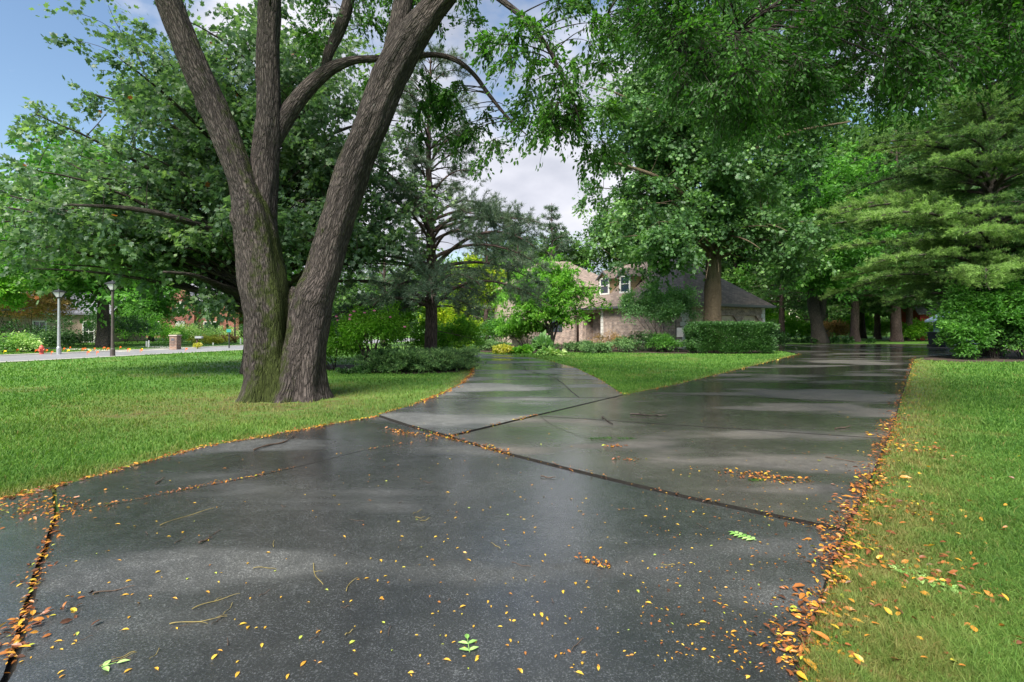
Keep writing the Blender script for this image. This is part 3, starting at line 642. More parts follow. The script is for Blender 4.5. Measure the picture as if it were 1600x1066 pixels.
def sh(k): return np.sinh(np.linspace(-1, 1, k) * 5.2) / math.sinh(5.2)
gx = sh(220) * 700; gy = sh(300) * 800 + 6.0
hero_c = G(446, 618)[:2]
def dryness(x, y):
    d1 = dist_line(right_near[:-1][::-1] + right_edge, x, y)
    s = (x > np.interp(y, [-2, 2.16, 3.6, 24], [0.8, 1.2, 2.35, 18.9])).astype(float)
    a = np.exp(-(d1 / 0.6) ** 2) * s * 0.95
    d2 = dist_line([(-4.67, 3.93)] + lawn_edge + branch_left[:6], x, y); b = np.exp(-(d2 / 0.4) ** 2) * 0.9
    h = np.hypot((x - hero_c[0]) * 0.9, (y - hero_c[1] + 1.0)); c = np.exp(-(h / 2.6) ** 2) * 0.95
    d3 = dist_line(tri_right, x, y); d = np.exp(-(d3 / 0.3) ** 2) * 0.8
    h2 = np.hypot((x + 6.4) / 1.1, (y - 8.7) / .7); e = np.exp(-h2 ** 2) * 0.95
    near = np.hypot(x, y) < 60; f = np.zeros(len(x)); idx = np.where(near)[0]
    f[idx] = [mnoise.noise(Vector((u * .55, v * .55, 9))) + .5 * mnoise.noise(Vector((u * 2.1, v * 2.1, 3))) for u, v in zip(x[idx], y[idx])]
    f = np.clip((f - .28) * 2.2, 0, .5)
    return np.clip(np.maximum.reduce([a, b, c, d, e, f]), 0, 1)
X, Y = np.meshgrid(gx, gy, indexing='ij'); mb = MB()
i, k = np.meshgrid(np.arange(219), np.arange(299), indexing='ij')
Fq = np.stack([i * 300 + k, (i + 1) * 300 + k, (i + 1) * 300 + k + 1, i * 300 + k + 1], -1).reshape(-1, 4)
mb.add(np.stack([X.ravel(), Y.ravel(), X.ravel() * 0], 1), [Fq])
tag(mb.build('ground', 'lawn', extra=dryness(X.ravel(), Y.ravel())), kind='structure')

# road beyond the left lawn, with its kerb strips
def strip(name, P0, P1, w0, w1, z, mt):
    P0 = np.array(P0); P1 = np.array(P1); t = unit(P1 - P0); nn = np.array([-t[1], t[0]]); m = MB()
    k = 30; Q = [P0 + (P1 - P0) * s for s in np.linspace(0, 1, k)]
    for a, b in zip(Q[:-1], Q[1:]):
        m.box(((a + b)[0] / 2, (a + b)[1] / 2, 0) if False else (*(((a + b) / 2) + nn * (w0 + w1) / 2), z - 0.06), (np.linalg.norm(b - a), w1 - w0, 0.12), math.atan2(t[1], t[0]))
    return tag(m.build(name, mt), kind='structure')
ra, rb_ = np.array((-38.0, -24.0)), np.array((6.0, 95.0)); rdir = unit(rb_ - ra); rn = np.array([-rdir[1], rdir[0]])
strip('road', ra, rb_, 0.0, 5.6, 0.015, 'road')
strip('kerb', ra, rb_, -0.35, 0.0, 0.03, 'kerb'); strip('kerb', ra, rb_, 5.6, 6.1, 0.05, 'kerb')
road_poly = [tuple(ra - rn * 0.4), tuple(rb_ - rn * 0.4), tuple(rb_ + rn * 6.1), tuple(ra + rn * 6.1)]
def path_to(name, P, wd):
    m = MB(); P = np.array(P); t = unit(np.gradient(P, axis=0)); nn = np.stack([-t[:, 1], t[:, 0]], 1) * wd / 2
    for i in range(len(P) - 1): m.add([(*(P[i] - nn[i]), .02), (*(P[i + 1] - nn[i + 1]), .02), (*(P[i + 1] + nn[i + 1]), .02), (*(P[i] + nn[i]), .02)], [(0, 1, 2, 3)])
    return tag(m.build(name, 'kerb'), kind='structure')
path_to('path', [G(-60, 543)[:2], G(100, 545)[:2], G(200, 549.5)[:2], G(262, 546)[:2]], 1.1)
path_to('path', [G(232, 541.5)[:2], G(262, 543)[:2], G(292, 545)[:2]], 1.6)

# planting beds (dark mulch)
def bed(P, z=0.012):
    P = densify(P, 0.35, 0.05); m = MB(); c = P.mean(0)
    for i in range(len(P)):
        j = (i + 1) % len(P); m.add([(*c, z), (*P[i], z), (*P[j], z)], [(0, 1, 2)])
    tag(m.build('planting_bed', 'mulch'), kind='structure'); return P
bed1 = g((492, 577), (560, 582), (640, 585), (715, 582), (736, 573), (726, 564), (690, 562), (640, 565), (570, 571), (505, 570))
bed2 = g((745, 550), (800, 554), (880, 551), (960, 551), (1060, 553), (1200, 553), (1205, 546), (1060, 540), (860, 535), (760, 541))
bed3 = g((1440, 562), (1490, 566), (1620, 566), (1700, 553), (1560, 545), (1470, 549))
beds = [bed(b) for b in (bed1, bed2, bed3)]
apron = beds

# grass blades: one mass, blades wider the farther they stand
def lawn_blades(name, n, box, seed, hmul=1.0):
    r = np.random.default_rng(seed)
    px = r.uniform(box[0], box[2], n); py = r.uniform(box[1], box[3], n)
    d = CAMZ * F / (py - HY); x = (px - 800) / F * d; y = d
    ok = np.ones(n, bool)
    for p in drive_polys: ok &= ~inside(p, x, y)
    for p in beds: ok &= ~inside(p, x, y)
    ok &= ~inside(road_poly, x, y)
    ok &= (np.hypot(x - hero_c[0], (y - hero_c[1] - 0.55) * 1.2) > 0.62)
    dr = dryness(x, y); ok &= r.random(n) > dr * 0.72
    x, y, dr = x[ok], y[ok], dr[ok]; n = len(x); d = np.hypot(x, y)
    patch = np.array([mnoise.noise(Vector((a * 0.9, b * 0.9, 0))) for a, b in zip(x[::1], y[::1])]) if n < 400000 else np.zeros(n)
    fine = np.array([mnoise.noise(Vector((a * 3.3, b * 3.3, 4))) for a, b in zip(x, y)])
    h = (0.045 + 0.028 * r.random(n) + 0.035 * np.clip(patch, -.5, 1) + 0.03 * np.clip(fine, -.5, 1)) * hmul * (1 - 0.3 * dr); wd = np.clip(0.0011 * d, 0.0028, 0.03) * (0.7 + 0.6 * r.random(n))
    h = h * (1 + 0.004 * d); tall = r.random(n) < 0.03; h[tall] *= 1.6
    ed_ = dist_line(right_near[:-1][::-1] + right_edge, x, y); h = h * (1 + .6 * np.exp(-(ed_ / .3) ** 2) * np.clip(fine + .5, 0, 1))
    az = r.random(n) * 6.283 ; ln = r.uniform(0.15, 1.1, n) * h
    s = np.stack([np.cos(az), np.sin(az)], 1); q = np.stack([-s[:, 1], s[:, 0]], 1)
    az2 = r.random(n) * 6.283; q2 = np.stack([np.cos(az2), np.sin(az2)], 1)
    B = np.stack([x, y], 1); Z = np.zeros(n)
    v0 = np.c_[B - q2 * wd[:, None] / 2, Z]; v1 = np.c_[B + q2 * wd[:, None] / 2, Z]
    m_ = B + s * (ln * 0.35)[:, None]; v2 = np.c_[m_ + q2 * wd[:, None] * .38, h * .62]; v3 = np.c_[m_ - q2 * wd[:, None] * .38, h * .62]
    v4 = np.c_[B + s * ln[:, None], h * (1 - 0.25 * (ln / h) ** 2)]
    V = np.stack([v0, v1, v2, v3, v4], 1).reshape(-1, 3); idx = np.arange(n)[:, None] * 5
    mb = MB(); mb.add(V, [idx + np.array([[0, 1, 2, 3]]), idx + np.array([[3, 2, 4]])], np.repeat(np.clip(0.5 + 0.25 * r.normal(size=n), 0, 1), 5))
    straw = r.random(n) < .025 + .16 * dr; dr = np.where(straw, 1.0, dr * (.4 + r.random(n)))
    return tag(mb.build(name, 'grass', extra=np.repeat(dr, 5)), 'short green mown grass growing over the lawns', kind='stuff')
lawn_blades('grass', 190000, (-60, 538, 1020, 800), 1)
lawn_blades('grass', 60000, (780, 548, 1300, 625), 2)
lawn_blades('grass', 330000, (1180, 556, 1760, 1150), 3, 1.02)
lawn_blades('grass', 45000, (-500, 700, -60, 1000), 5)
lawn_blades('grass', 25000, (-100, 531, 560, 556), 6)

# ================================================================== HERO TREE
RNG = np.random.default_rng
def px_limb(pts, n, d0=None):
    """control points (px, py, width_px, depth) -> world centre line with radius"""
    Q = []
    for p in pts:
        d = p[3] if len(p) > 3 else d0; c = W(p[0], p[1], d); Q.append((*c, p[2] / 2 / F * d))
    return resample(Q, n)
HD = 10.7
root = empty('shade_tree', tuple(G(446, 622)), 'huge old mossy tree on the left lawn, its trunk split into several leaning stems', 'tree')
tb = MB(); r = RNG(11)
def flare_l(L_, th): return 0.62 * np.exp(-max(L_ - .15, 0) * 3.0) * (0.5 + 0.5 * np.cos(2.5 * (th - 2.6)) ** 2) + 0.025 * np.sin(7 * th) + 0.03 * np.sin(3 * th + L_)
defs = [
 ([(426, 634, 74, HD), (425, 604, 70, HD), (424, 560, 68, HD + .05), (422, 500, 69, HD + .05), (412, 440, 70, HD + .05), (402, 380, 64, HD + .05), (394, 335, 56, HD), (383, 296, 44, HD), (357, 225, 41, HD - .05), (326, 150, 39, HD - .1), (298, 88, 39, HD - .2), (264, 0, 38, HD - .3), (222, -120, 34, HD - .5), (185, -260, 26, HD - .8), (160, -420, 14, HD - 1)], 150, 40, flare_l, 0.0),
 ([(412, 440, 40, HD + .2), (409, 380, 46, HD + .2), (409, 335, 44, HD + .2), (412, 290, 42, HD + .25), (416, 230, 40, HD + .3), (420, 180, 35, HD + .3), (419, 100, 34, HD + .35), (421, 0, 32, HD + .4), (425, -120, 28, HD + .5), (432, -260, 22, HD + .8), (425, -430, 12, HD + 1)], 110, 32, None, 4.0),
 ([(470, 636, 66, HD - .05), (471, 606, 64, HD - .05), (475, 560, 62, HD - .05), (481, 520, 60, HD - .05), (489, 472, 60, HD), (504, 430, 52, HD), (520, 370, 50, HD), (541, 300, 52, HD), (557, 250, 50, HD - .05), (582, 190, 50, HD - .1), (602, 140, 50, HD - .1), (625, 90, 52, HD - .15), (647, 55, 48, HD - .2), (672, 20, 40, HD - .25), (702, -18, 38, HD - .3), (758, -95, 32, HD - .5), (830, -210, 24, HD - .9), (900, -360, 12, HD - 1.3)], 150, 40, flare_l, 8.0),
 ([(604, 150, 26, HD), (614, 95, 34, HD), (622, 50, 32, HD), (630, 0, 29, HD + .1), (638, -80, 26, HD + .2), (655, -190, 20, HD + .4), (665, -340, 10, HD + .6)], 60, 24, None, 12.0),
 ([(424, 232, 20, HD + .35), (446, 185, 27, HD + .45), (476, 143, 24, HD + .5), (510, 112, 21, HD + .6), (536, 99, 16, HD + .7), (562, 93, 12, HD + .8), (600, 92, 11, HD + .9), (640, 89, 10, HD + .9), (680, 86, 8, HD + .8), (712, 94, 8, HD + .7), (740, 116, 7, HD + .6), (764, 148, 6, HD + .5), (790, 180, 4.5, HD + .4), (824, 212, 1.5, HD + .3)], 100, 16, None, 16.0),
 ([(508, 112, 12, HD + .6), (514, 82, 16, HD + .6), (530, 48, 18, HD + .65), (545, 0, 18, HD + .7), (562, -90, 14, HD + .8), (590, -200, 8, HD + 1)], 50, 14, None, 20.0),
 ([(702, -18, 14, HD - .4), (745, -30, 12, HD - 1.2), (778, -4, 10, HD - 1.8), (820, 30, 8.5, HD - 2.1), (850, 65, 7, HD - 2.3), (872, 105, 6, HD - 2.4), (892, 150, 4, HD - 2.5), (912, 205, 1.5, HD - 2.5)], 60, 10, None, 24.0),
 ([(447, 640, 60, HD + .05), (448, 600, 52, HD + .08), (451, 550, 42, HD + .1), (455, 500, 34, HD + .12), (458, 466, 22, HD + .15), (459, 448, 6, HD + .15)], 60, 24, None, 40.0),
 ([(425, -80, 16, HD + .5), (480, -150, 14, HD + .1), (560, -190, 10, HD - .6), (640, -200, 6, HD - 1.4)], 30, 8, None, 28.0),
 ([(250, -60, 16, HD - .4), (180, -140, 13, HD - .6), (90, -200, 9, HD - 1.0), (10, -240, 5, HD - 1.4)], 30, 8, None, 30.0),
 ([(758, -95, 14, HD - .5), (850, -120, 12, HD - 1.0), (960, -110, 9, HD - 1.6), (1040, -70, 5, HD - 2.0)], 30, 8, None, 33.0),
]
hl = []
def scarred(base, bumps):
    def f(L_, th):
        v = base(L_, th) if base else 0.02 * np.sin(5 * th + L_)
        for L0, t0, a, s_ in bumps:
            dt = (th - t0 + math.pi) % (2 * math.pi) - math.pi
            g2 = ((L_ - L0) / s_) ** 2 + (dt * .33 / s_) ** 2; v = v + a * np.exp(-g2) - a * .75 * np.exp(-g2 * 5)
        return v
    return f
scars = {0.0: [(1.9, 3.3, .10, .22), (4.0, 2.2, .22, .12), (5.2, 3.6, .12, .14), (6.4, 2.0, .25, .12), (6.75, 2.6, .20, .10), (7.6, 3.4, .15, .12), (.9, 2.6, .08, .25)],
         4.0: [(3.2, 3.0, .15, .14), (4.4, 1.9, .2, .1), (4.9, 3.4, .16, .12), (6.0, 3.0, .14, .12)],
         8.0: [(2.35, 3.3, .16, .20), (3.9, 2.8, .18, .17), (5.1, 3.7, .12, .15), (6.2, 3.1, .12, .14), (7.1, 2.4, .15, .14), (1.1, 3.5, .07, .25)]}
for pts, n, sides, fl, ph in defs:
    sides = sides * 2 if sides > 30 else sides
    if ph in scars: fl = scarred(fl, scars[ph])
    q = px_limb(pts, n); fine = fl is not None
    t = unit(np.gradient(q[:, :3], axis=0)); th = np.linspace(0, 2 * math.pi, sides, endpoint=False)
    # moss: heavy on the side that faces the crotch and low down
    mz = np.zeros((n, sides))
    for i in range(n):
        hgt = q[i, 2]
        a = 0.50 * math.exp(-max(hgt, 0) / 4.5)
        if ph in (0.0, 8.0): a += 0.28 * math.exp(-((hgt - 0.2) / 0.6) ** 2) * (1 if ph == 0 else 0.25)
        s = -np.sin(th) if ph == 0.0 else (np.sin(th) if ph == 8.0 else 0.3 * np.ones(sides))
        mz[i] = np.clip(a * (1 if ph == 0 else .45) + (0.55 if ph == 0 else .36) * s * math.exp(-max(hgt - 1.5, 0) / 5) + (.2 if ph == 40. else 0), 0, 1)
    # tube() rings start from +Y reference; rotate so that theta=0 faces +X
    tb.tube(q[:, :3], q[:, 3], sides, tint=mz if q[0, 3] > 0.2 else 0.15, flare=fl, wob=0.10 if q[0, 3] > 0.1 else 0.06, ph=ph)
    hl.append((q[:, :3], q[:, 3]))
# burls and branch scars
for (px, py, s, d) in () and ((490, 365, 20, HD - .30), (372, 118, 0, 0), (285, 115, 14, HD - .32), (300, 145, 10, HD - .35), (541, 255, 12, HD - .38), (503, 462, 17, HD - .42), (418, 100, 12, HD + .2), (512, 340, 14, HD - .36), (400, 300, 10, HD - .2)):
    if not s: continue
    c = W(px, py, d); rr = s / F * d; pr = [(rr * math.sin(a) * 0.9, rr * -math.cos(a)) for a in np.linspace(0.15, 3.0, 9)]
    tb.lathe(pr, c, 12)
C = []; Cr = []
def region(boxes, n, rad, dr_, rr_):
    for _ in range(n):
        b = boxes[rr_.integers(len(boxes))]; C.append(W(rr_.uniform(b[0], b[2]), rr_.uniform(b[1], b[3]), rr_.uniform(*dr_))); Cr.append(rad * rr_.uniform(.6, 1.2))
region([(480, -40, 590, 70)], 16, 0.42, (HD + .2, HD + 1.4), r)
region([(600, -60, 770, 40)], 18, 0.42, (HD - .5, HD + 1.6), r)
region([(660, 100, 740, 190), (650, 120, 710, 240), (720, 170, 800, 260)], 26, 0.32, (HD + .2, HD + 1.2), r)
region([(755, 20, 850, 110), (820, 90, 905, 200), (870, -20, 950, 120), (860, 150, 950, 250)], 40, 0.42, (HD - 3.0, HD - 1.4), r)
region([(560, 110, 600, 150)], 2, 0.25, (HD + .3, HD + .8), r)
region([(-100, -480, 300, -200), (200, -520, 700, -230), (600, -480, 1050, -200), (0, -300, 300, -110), (700, -260, 1100, -90)], 125, 0.75, (HD - 3, HD + 3), r)
region([(420, -120, 760, -60), (850, -160, 1060, -20)], 30, 0.55, (HD - 2, HD + 2), r)
C = np.array(C); A = twigs_to(tb, hl, C, r, 0.012, 4)
cb = MB(); lo = C[:, 2] < 9.5
clump_leaves(cb, C[lo], np.array(Cr)[lo], A[lo], 190, 0.085, r, T_LEAF, sprays=9, jit=0.075, flat=0.7, droop=0.75, uprt=0.5, twig=tb)
clump_leaves(cb, C[~lo], np.array(Cr)[~lo], A[~lo], 150, 0.13, r, T_DIAMOND, sprays=9, jit=0.2, flat=0.7, droop=0.5)
tb.build('trunk', 'bark_hero', root, smooth=True); cb.build('crown', 'hero', root)

# ================================================================== LARGE MAPLE BEHIND IT
r = RNG(21); b0 = G(404, 583)
def at(b, *pp): return [tuple(W(px, py, b[1] + dd)) for px, py, dd in pp]
ex = [(at(b0, (402, 500, 0), (385, 465, -.5), (340, 445, -1.5), (300, 430, -2.5), (255, 425, -3.2)), (.14, .12, .09, .06, .03)),
      (at(b0, (402, 480, 0), (360, 420, 0), (325, 380, .5), (290, 320, 1), (240, 250, 1)), (.15, .13, .10, .07, .03)),
      (at(b0, (402, 440, 0), (372, 370, .5), (340, 290, .5), (330, 200, 0)), (.14, .11, .08, .03)),
      (at(b0, (402, 420, 0), (340, 365, -1.5), (230, 330, -3), (110, 320, -3.5)), (.13, .1, .07, .03)),
      (at(b0, (404, 400, 0), (470, 330, 1), (540, 270, 1.5), (590, 200, 1)), (.13, .1, .07, .03))]
broadleaf('maple_tree', 'very wide blue-green maple filling the sky behind the split mossy trunk', b0, 12.0,
          [(-1.2, 0, 6.3, 5.6, 4.6, 3.6), (-2.0, 0.4, 9.2, 4.2, 2.9, 2.9), (-3.9, 0.4, 7.0, 3.0, 2.4, 2.7), (-5.2, -.8, 4.7, 2.9, 3.0, 2.1), (2.0, 0.4, 8.2, 3.4, 3.6, 3.2), (-3.5, -2.2, 3.9, 2.6, 1.6, 1.2), (3.2, 0.6, 5.0, 2.4, 2.4, 2.2), (-6.3, -.6, 5.6, 1.6, 1.6, 1.5)],
          0.36, r, nb=135, ns=9, nl=88, leaf=0.14, lmat='oak', crown_z=2.2, clump_r=0.72, extra_limbs=ex, shell=0.35, droop=0.35, tmpl=T_MAPLE, sub=0.9, minz=3.7,
          extra_clumps=[W(r.uniform(a, c_), r.uniform(b_, d_), r.uniform(14.6, 16.6)) for a, b_, c_, d_, n_ in ((283, 448, 362, 492, 13), (200, 400, 300, 440, 12), (60, 380, 200, 415, 8), (0, 370, 80, 430, 6)) for _ in range(n_)])

# ================================================================== PINE WITH OPEN TOP
r = RNG(31); b0 = G(672, 571)
conifer('pine_tree', 'tall thin pine with a bare upper trunk, rising from the shrub bed', b0, 12.2, 0.27, r, 2.2,
        lambda u: 4.2 * (1 - u) ** 0.5 * (1.0 if u < .40 else .55) + 0.3, 23, per=(4, 6), rise=0.10, sag=0.34, tuft=(16, 0.17, 0.014), side=13, dens=1.25, flatw=0.7, irr=0.38, tmin=0.45, dead=40)

# ================================================================== TREE IN FRONT OF THE GARAGE
r = RNG(41); b0 = G(1113, 548.2)
ex = [(at(b0, (1115, 300, 0), (1138, 230, 0), (1175, 150, -1), (1240, 60, -2), (1290, -30, -3)), (.32, .26, .2, .14, .08)),
      (at(b0, (1113, 330, 0), (1098, 230, .5), (1090, 130, .5), (1085, 30, 0)), (.42, .34, .28, .18)),
      (at(b0, (1115, 330, 0), (1160, 250, -1.5), (1230, 210, -3), (1330, 190, -4)), (.18, .14, .09, .04)),
      (at(b0, (1110, 350, 0), (1050, 290, -1.5), (980, 260, -2.5), (920, 250, -3)), (.18, .13, .09, .04))]
broadleaf('tulip_tree', 'tall broad-leaved tree with a smooth tan trunk rising behind the clipped hedge', b0, 25,
          [(-.5, -3.0, 6.3, 6.4, 2.6, 2.4), (3.6, -2.5, 6.2, 4.2, 2.4, 2.5), (-2.6, -2.5, 5.0, 2.6, 1.8, 1.5), (0, 0, 12.5, 7.5, 5, 4.0), (-2.5, 0, 18, 6.6, 5, 4), (-6.0, 0, 10.0, 2.6, 3.0, 3.0), (-5.2, -2.5, 6.6, 2.6, 2.0, 2.4), (3.5, 0, 18, 5.5, 5, 5), (-5.5, 0, 15, 3.0, 3, 3)],
          0.58, r, nb=130, ns=11, nl=110, leaf=0.205, lmat='tulip', bmat='bark_tan', crown_z=6.5, clump_r=1.0, extra_limbs=ex, shell=0.35, droop=0.5, tmpl=T_MAPLE, sub=0.85, minz=4.3, keep=lambda p: not (abs(p[0]) < 2.3 and p[2] < 7.0 and p[1] < 1.0))

# ================================================================== OVERHANGING TREE AT THE RIGHT (rooted beside the camera)
r = RNG(51)
b0 = np.array([9.5, 2.6, 0.0]); root = empty('overhanging_tree', b0, 'tree beside the camera whose drooping dark green boughs fill the top right corner', 'tree')
tb = MB(); cb = MB()
tp = resample([(9.5, 2.6, -.1, .42), (9.45, 2.7, 2, .34), (9.2, 3.0, 5, .30), (8.9, 3.4, 8, .24), (8.6, 3.8, 11, .14), (8.4, 4, 13, .06)], 50)
tb.tube(tp[:, :3], tp[:, 3], 20, wob=0.1); ol = [(tp[:, :3], tp[:, 3])]
for pts in ([(9.2, 3.0, 5.2, .16), (8.0, 4.6, 6.6, .12), (6.0, 6.2, 7.0, .08), (4.2, 7.4, 6.4, .04), (2.8, 8.0, 5.6, .015)],
            [(8.9, 3.4, 7.5, .15), (7.0, 5.5, 8.6, .11), (4.6, 7.5, 8.6, .07), (2.4, 8.8, 7.8, .03), (1.6, 9.4, 7.0, .012)],
            [(9.1, 3.2, 6.2, .14), (9.0, 5.5, 7.6, .10), (8.2, 8.0, 7.6, .06), (7.4, 9.8, 6.8, .02)],
            [(9.2, 3.0, 4.4, .12), (8.2, 5.4, 6.0, .09), (7.0, 7.6, 6.4, .05), (6.0, 9.0, 6.2, .02)],
            [(9.0, 3.4, 7.0, .13), (10.2, 6.5, 7.8, .09), (10.6, 9.0, 7.4, .05), (10.2, 11.0, 6.6, .02)],
            [(8.9, 3.6, 8.5, .13), (6.6, 4.5, 9.6, .1), (3.8, 5.6, 9.6, .06), (1.6, 6.4, 8.6, .02)]):
    q = resample(pts, 30); tb.tube(q[:, :3], q[:, 3], 8, wob=.08); ol.append((q[:, :3], q[:, 3]))
C = []; Cr = []
prof_x = [960, 1000, 1050, 1080, 1130, 1180, 1240, 1300, 1340, 1400, 1460, 1520, 1600, 1720]
prof_y = [20, 60, 120, 165, 200, 205, 190, 130, 155, 165, 110, 95, 90, 80]
for i in range(560):
    px = r.uniform(975, 1720); yb = np.interp(px, prof_x, prof_y); py = yb - 15 - (yb + 240) * r.random() ** 1.3
    if py < -40 and r.random() < 0.45: continue
    C.append(W(px, py, r.uniform(6.0, 10.5))); Cr.append(r.uniform(0.28, 0.55))
C = np.array(C); A = twigs_to(tb, ol, C, r, 0.010, 4)
clump_leaves(cb, C, Cr, A, 290, 0.064, r, T_LEAF, sprays=11, jit=0.10, flat=0.6, droop=0.55, uprt=0.6, twig=tb)
tb.build('trunk', 'bark', root, smooth=True); cb.build('crown', 'over', root)

# ================================================================== CONIFERS AT THE RIGHT
r = RNG(61)
b0 = G(1548, 556.5)
conifer('white_pine', 'big layered conifer on the right, its yellow-green boughs sweeping over the lawn shrub', b0, 21, 0.44, r, 3.4,
        lambda u: 8.4 * (1 - u) ** 0.6 * (0.8 + 0.2 * math.sin(9 * u)) + .3, 34, per=(5, 7), rise=0.10, sag=0.20, tuft=(14, 0.17, 0.020), side=19, irr=0.15, nm='wpine', bm='bark', flatw=0.12, dens=0.9, bright=0.30,
        azf=lambda a: 1.0 if math.cos(a) < 0.3 else 0.7, dead=20)
protoc = conifer('spruce_tree', 'straight conifer trunk second from the left in the row at the end of the drive', G(1335, 534), 18, 0.42, r, 4.6,
        lambda u: 5.6 * (1 - u) ** 0.7 + .3, 20, per=(4, 6), rise=0.02, sag=0.18, tuft=(11, 0.28, 0.04), side=10, nm='dark', bm='bark_pine', flatw=0.15, dens=0.8, bright=0.3, group='conifers at the end of the drive')
c2 = dup(protoc, tuple(G(1401, 534)), 2.1, 1.15, 'thickest conifer trunk at the end of the drive, in front of the red barn side')
c3 = dup(protoc, tuple(G(1371, 530)), 4.0, 0.85, 'thin conifer trunk between the two thick ones at the end of the drive')
c4 = dup(protoc, tuple(G(1421, 533)), 1.0, 0.8, 'pale slender conifer trunk just left of the red barn')
c5 = dup(protoc, tuple(G(1640, 541)), 5.2, 1.1, 'conifer at the far right edge behind the big layered one')
c6 = dup(protoc, tuple(G(1222, 532)), 3.3, 0.8, 'dark conifer behind the right end of the garage')

# twin-stemmed tree at the end of the drive
r = RNG(71); b0 = G(1279, 537)
broadleaf('forked_tree', 'forked broadleaf tree at the end of the drive right of the garage', b0, 17,
          [(0, 0, 12, 6, 5, 5), (-1.5, -1, 6.6, 4.5, 3, 2.0), (3, 0, 8, 3.5, 3, 2.5)], 0.55, r, nb=42, ns=9, nl=70, leaf=0.34, lmat='green', crown_z=5, clump_r=1.2, lean=(-2.4, 0),
          extra_limbs=[(at(b0, (1281, 500, 0), (1286, 460, 0), (1290, 410, 0), (1296, 340, 0)), (.40, .32, .26, .14))])

# ================================================================== BACKGROUND TREES
r = RNG(81)
pA = broadleaf('roadside_tree', 'large grey-trunked tree on the lawn beyond the road, left of the flag', G(161, 543), 16,
               [(-.5, 0, 10, 5.6, 5, 5), (0, 0, 6.6, 3.8, 4, 2.2), (-3, 0, 6.2, 4, 4, 2)], 0.42, r, nb=52, ns=8, nl=70, leaf=0.36, lmat='green', crown_z=4, clump_r=1.25, group='trees beyond the road')
pB = broadleaf('woodland_tree', 'tall woodland tree behind the house', G(985, 528), 19, [(0, 0, 13, 6, 5, 5.5), (0, 0, 7, 5, 4, 3)], 0.45, r, nb=46, ns=8, nl=64, leaf=0.46, lmat='woods', crown_z=4, clump_r=1.5, group='trees standing behind the house')
pB['label'] = 'rounded green tree rising behind the dormers of the house'
for i, (px, py, s, rz, lb) in enumerate(((1150, 530, 1.0, 1, 'green tree rising behind the garage roof'), (880, 527, .78, 2.2, 'low rounded tree behind the left roof of the main house'),
        (805, 528, .74, 3.3, 'small tree between the pine and the main house roof'))):
    dup(pB, tuple(G(px, py)), rz, s, lb)
for i, (px, py, s, rz, lb) in enumerate(((-60, 538, .85, 1.0, 'green tree at the left edge beyond the road'), (236, 533, .55, 2.0, 'green tree overhanging the brick pillar beyond the road'),
        (402, 527, .72, 4.2, 'round grey-green tree right of the red brick house'), (420, 528, 1.0, 5.2, 'tree beyond the road hidden behind the split mossy trunk'), (95, 532, 1.05, 3.0, 'tall tree behind the pale bungalow'))):
    dup(pA, tuple(G(px, py)), rz, s, lb, 'trees beyond the road')
for px, py, s, rz, lb in ((1345, 529, 1.15, 0.7, 'broad tree crown filling the gap above the forked tree'), (1285, 528, 1.5, 4.4, 'largest rounded tree crown behind the forked tree'), (1440, 531, 1.35, 2.9, 'tall broad tree behind the red barn'), (1530, 533, 1.4, 5.0, 'tall broad tree directly behind the layered conifer'), (1640, 534, 1.3, 1.9, 'broad tree at the right edge behind the tall dark shrub')):
    dup(pB, tuple(G(px, py)), rz, s, lb)
# pines far behind the first pine
pC = conifer('distant_pine', 'grey-green pine seen between the near pine and the house', G(810, 531), 13.5, 0.3, r, 1.5, lambda u: 4.0 * (1 - u) ** 0.8 + .2, 15, per=(4, 5), rise=.2, sag=.1, tuft=(9, 0.38, 0.05), side=8, nm='pine', dens=.8, group='distant pines')
dup(pC, tuple(G(760, 530)), 2, 1.1, 'distant pine standing directly right of the near pine trunk')
dup(pC, tuple(G(862, 528)), 4, 1.3, 'tallest distant pine in the gap of blue sky left of the house')
dup(pC, tuple(G(600, 541)), 3, .75, 'grey-green pine behind the flowering shrub between both trunks')

# the wood that closes the view all round
r = RNG(91); mb = MB(); tbw = MB(); C = []; Cr = []
for i in range(230):
    a = r.uniform(-62, 62); d = r.uniform(84, 120); px = math.tan(math.radians(a)); x = px * d; base_h = r.uniform(11, 19)
    if 0.00 < px < 0.16: base_h *= 0.55
    if -0.5 < px < 0.0: base_h *= 0.8
    tbw.tube(np.array([(x, d, -.1), (x, d, base_h * .7)]), [.35, .15], 6)
    for j in range(16): C.append((x + r.normal() * 2.6, d + r.normal() * 2.2, base_h * r.uniform(0.12, 1.0))); Cr.append(2.2)
for i in range(420):
    a = r.uniform(-60, 60); d = r.uniform(80, 92); x = math.tan(math.radians(a)) * d; C.append((x, d, r.uniform(0.5, 3.4))); Cr.append(2.2)
clump_leaves(mb, np.array(C), Cr, np.tile((0, -.5, .5), (len(C), 1)), 48, 0.75, r, sprays=6, jit=.3, flat=.8)
mb.F += [(f + mb.n, 1) for f, _ in tbw.F]; mb.V += tbw.V; mb.A += tbw.A; mb.U += tbw.U; mb.n += tbw.n
tag(mb.build('woods', ['woods', 'bark']), 'dense green wood closing the view behind lawns and houses', kind='stuff')

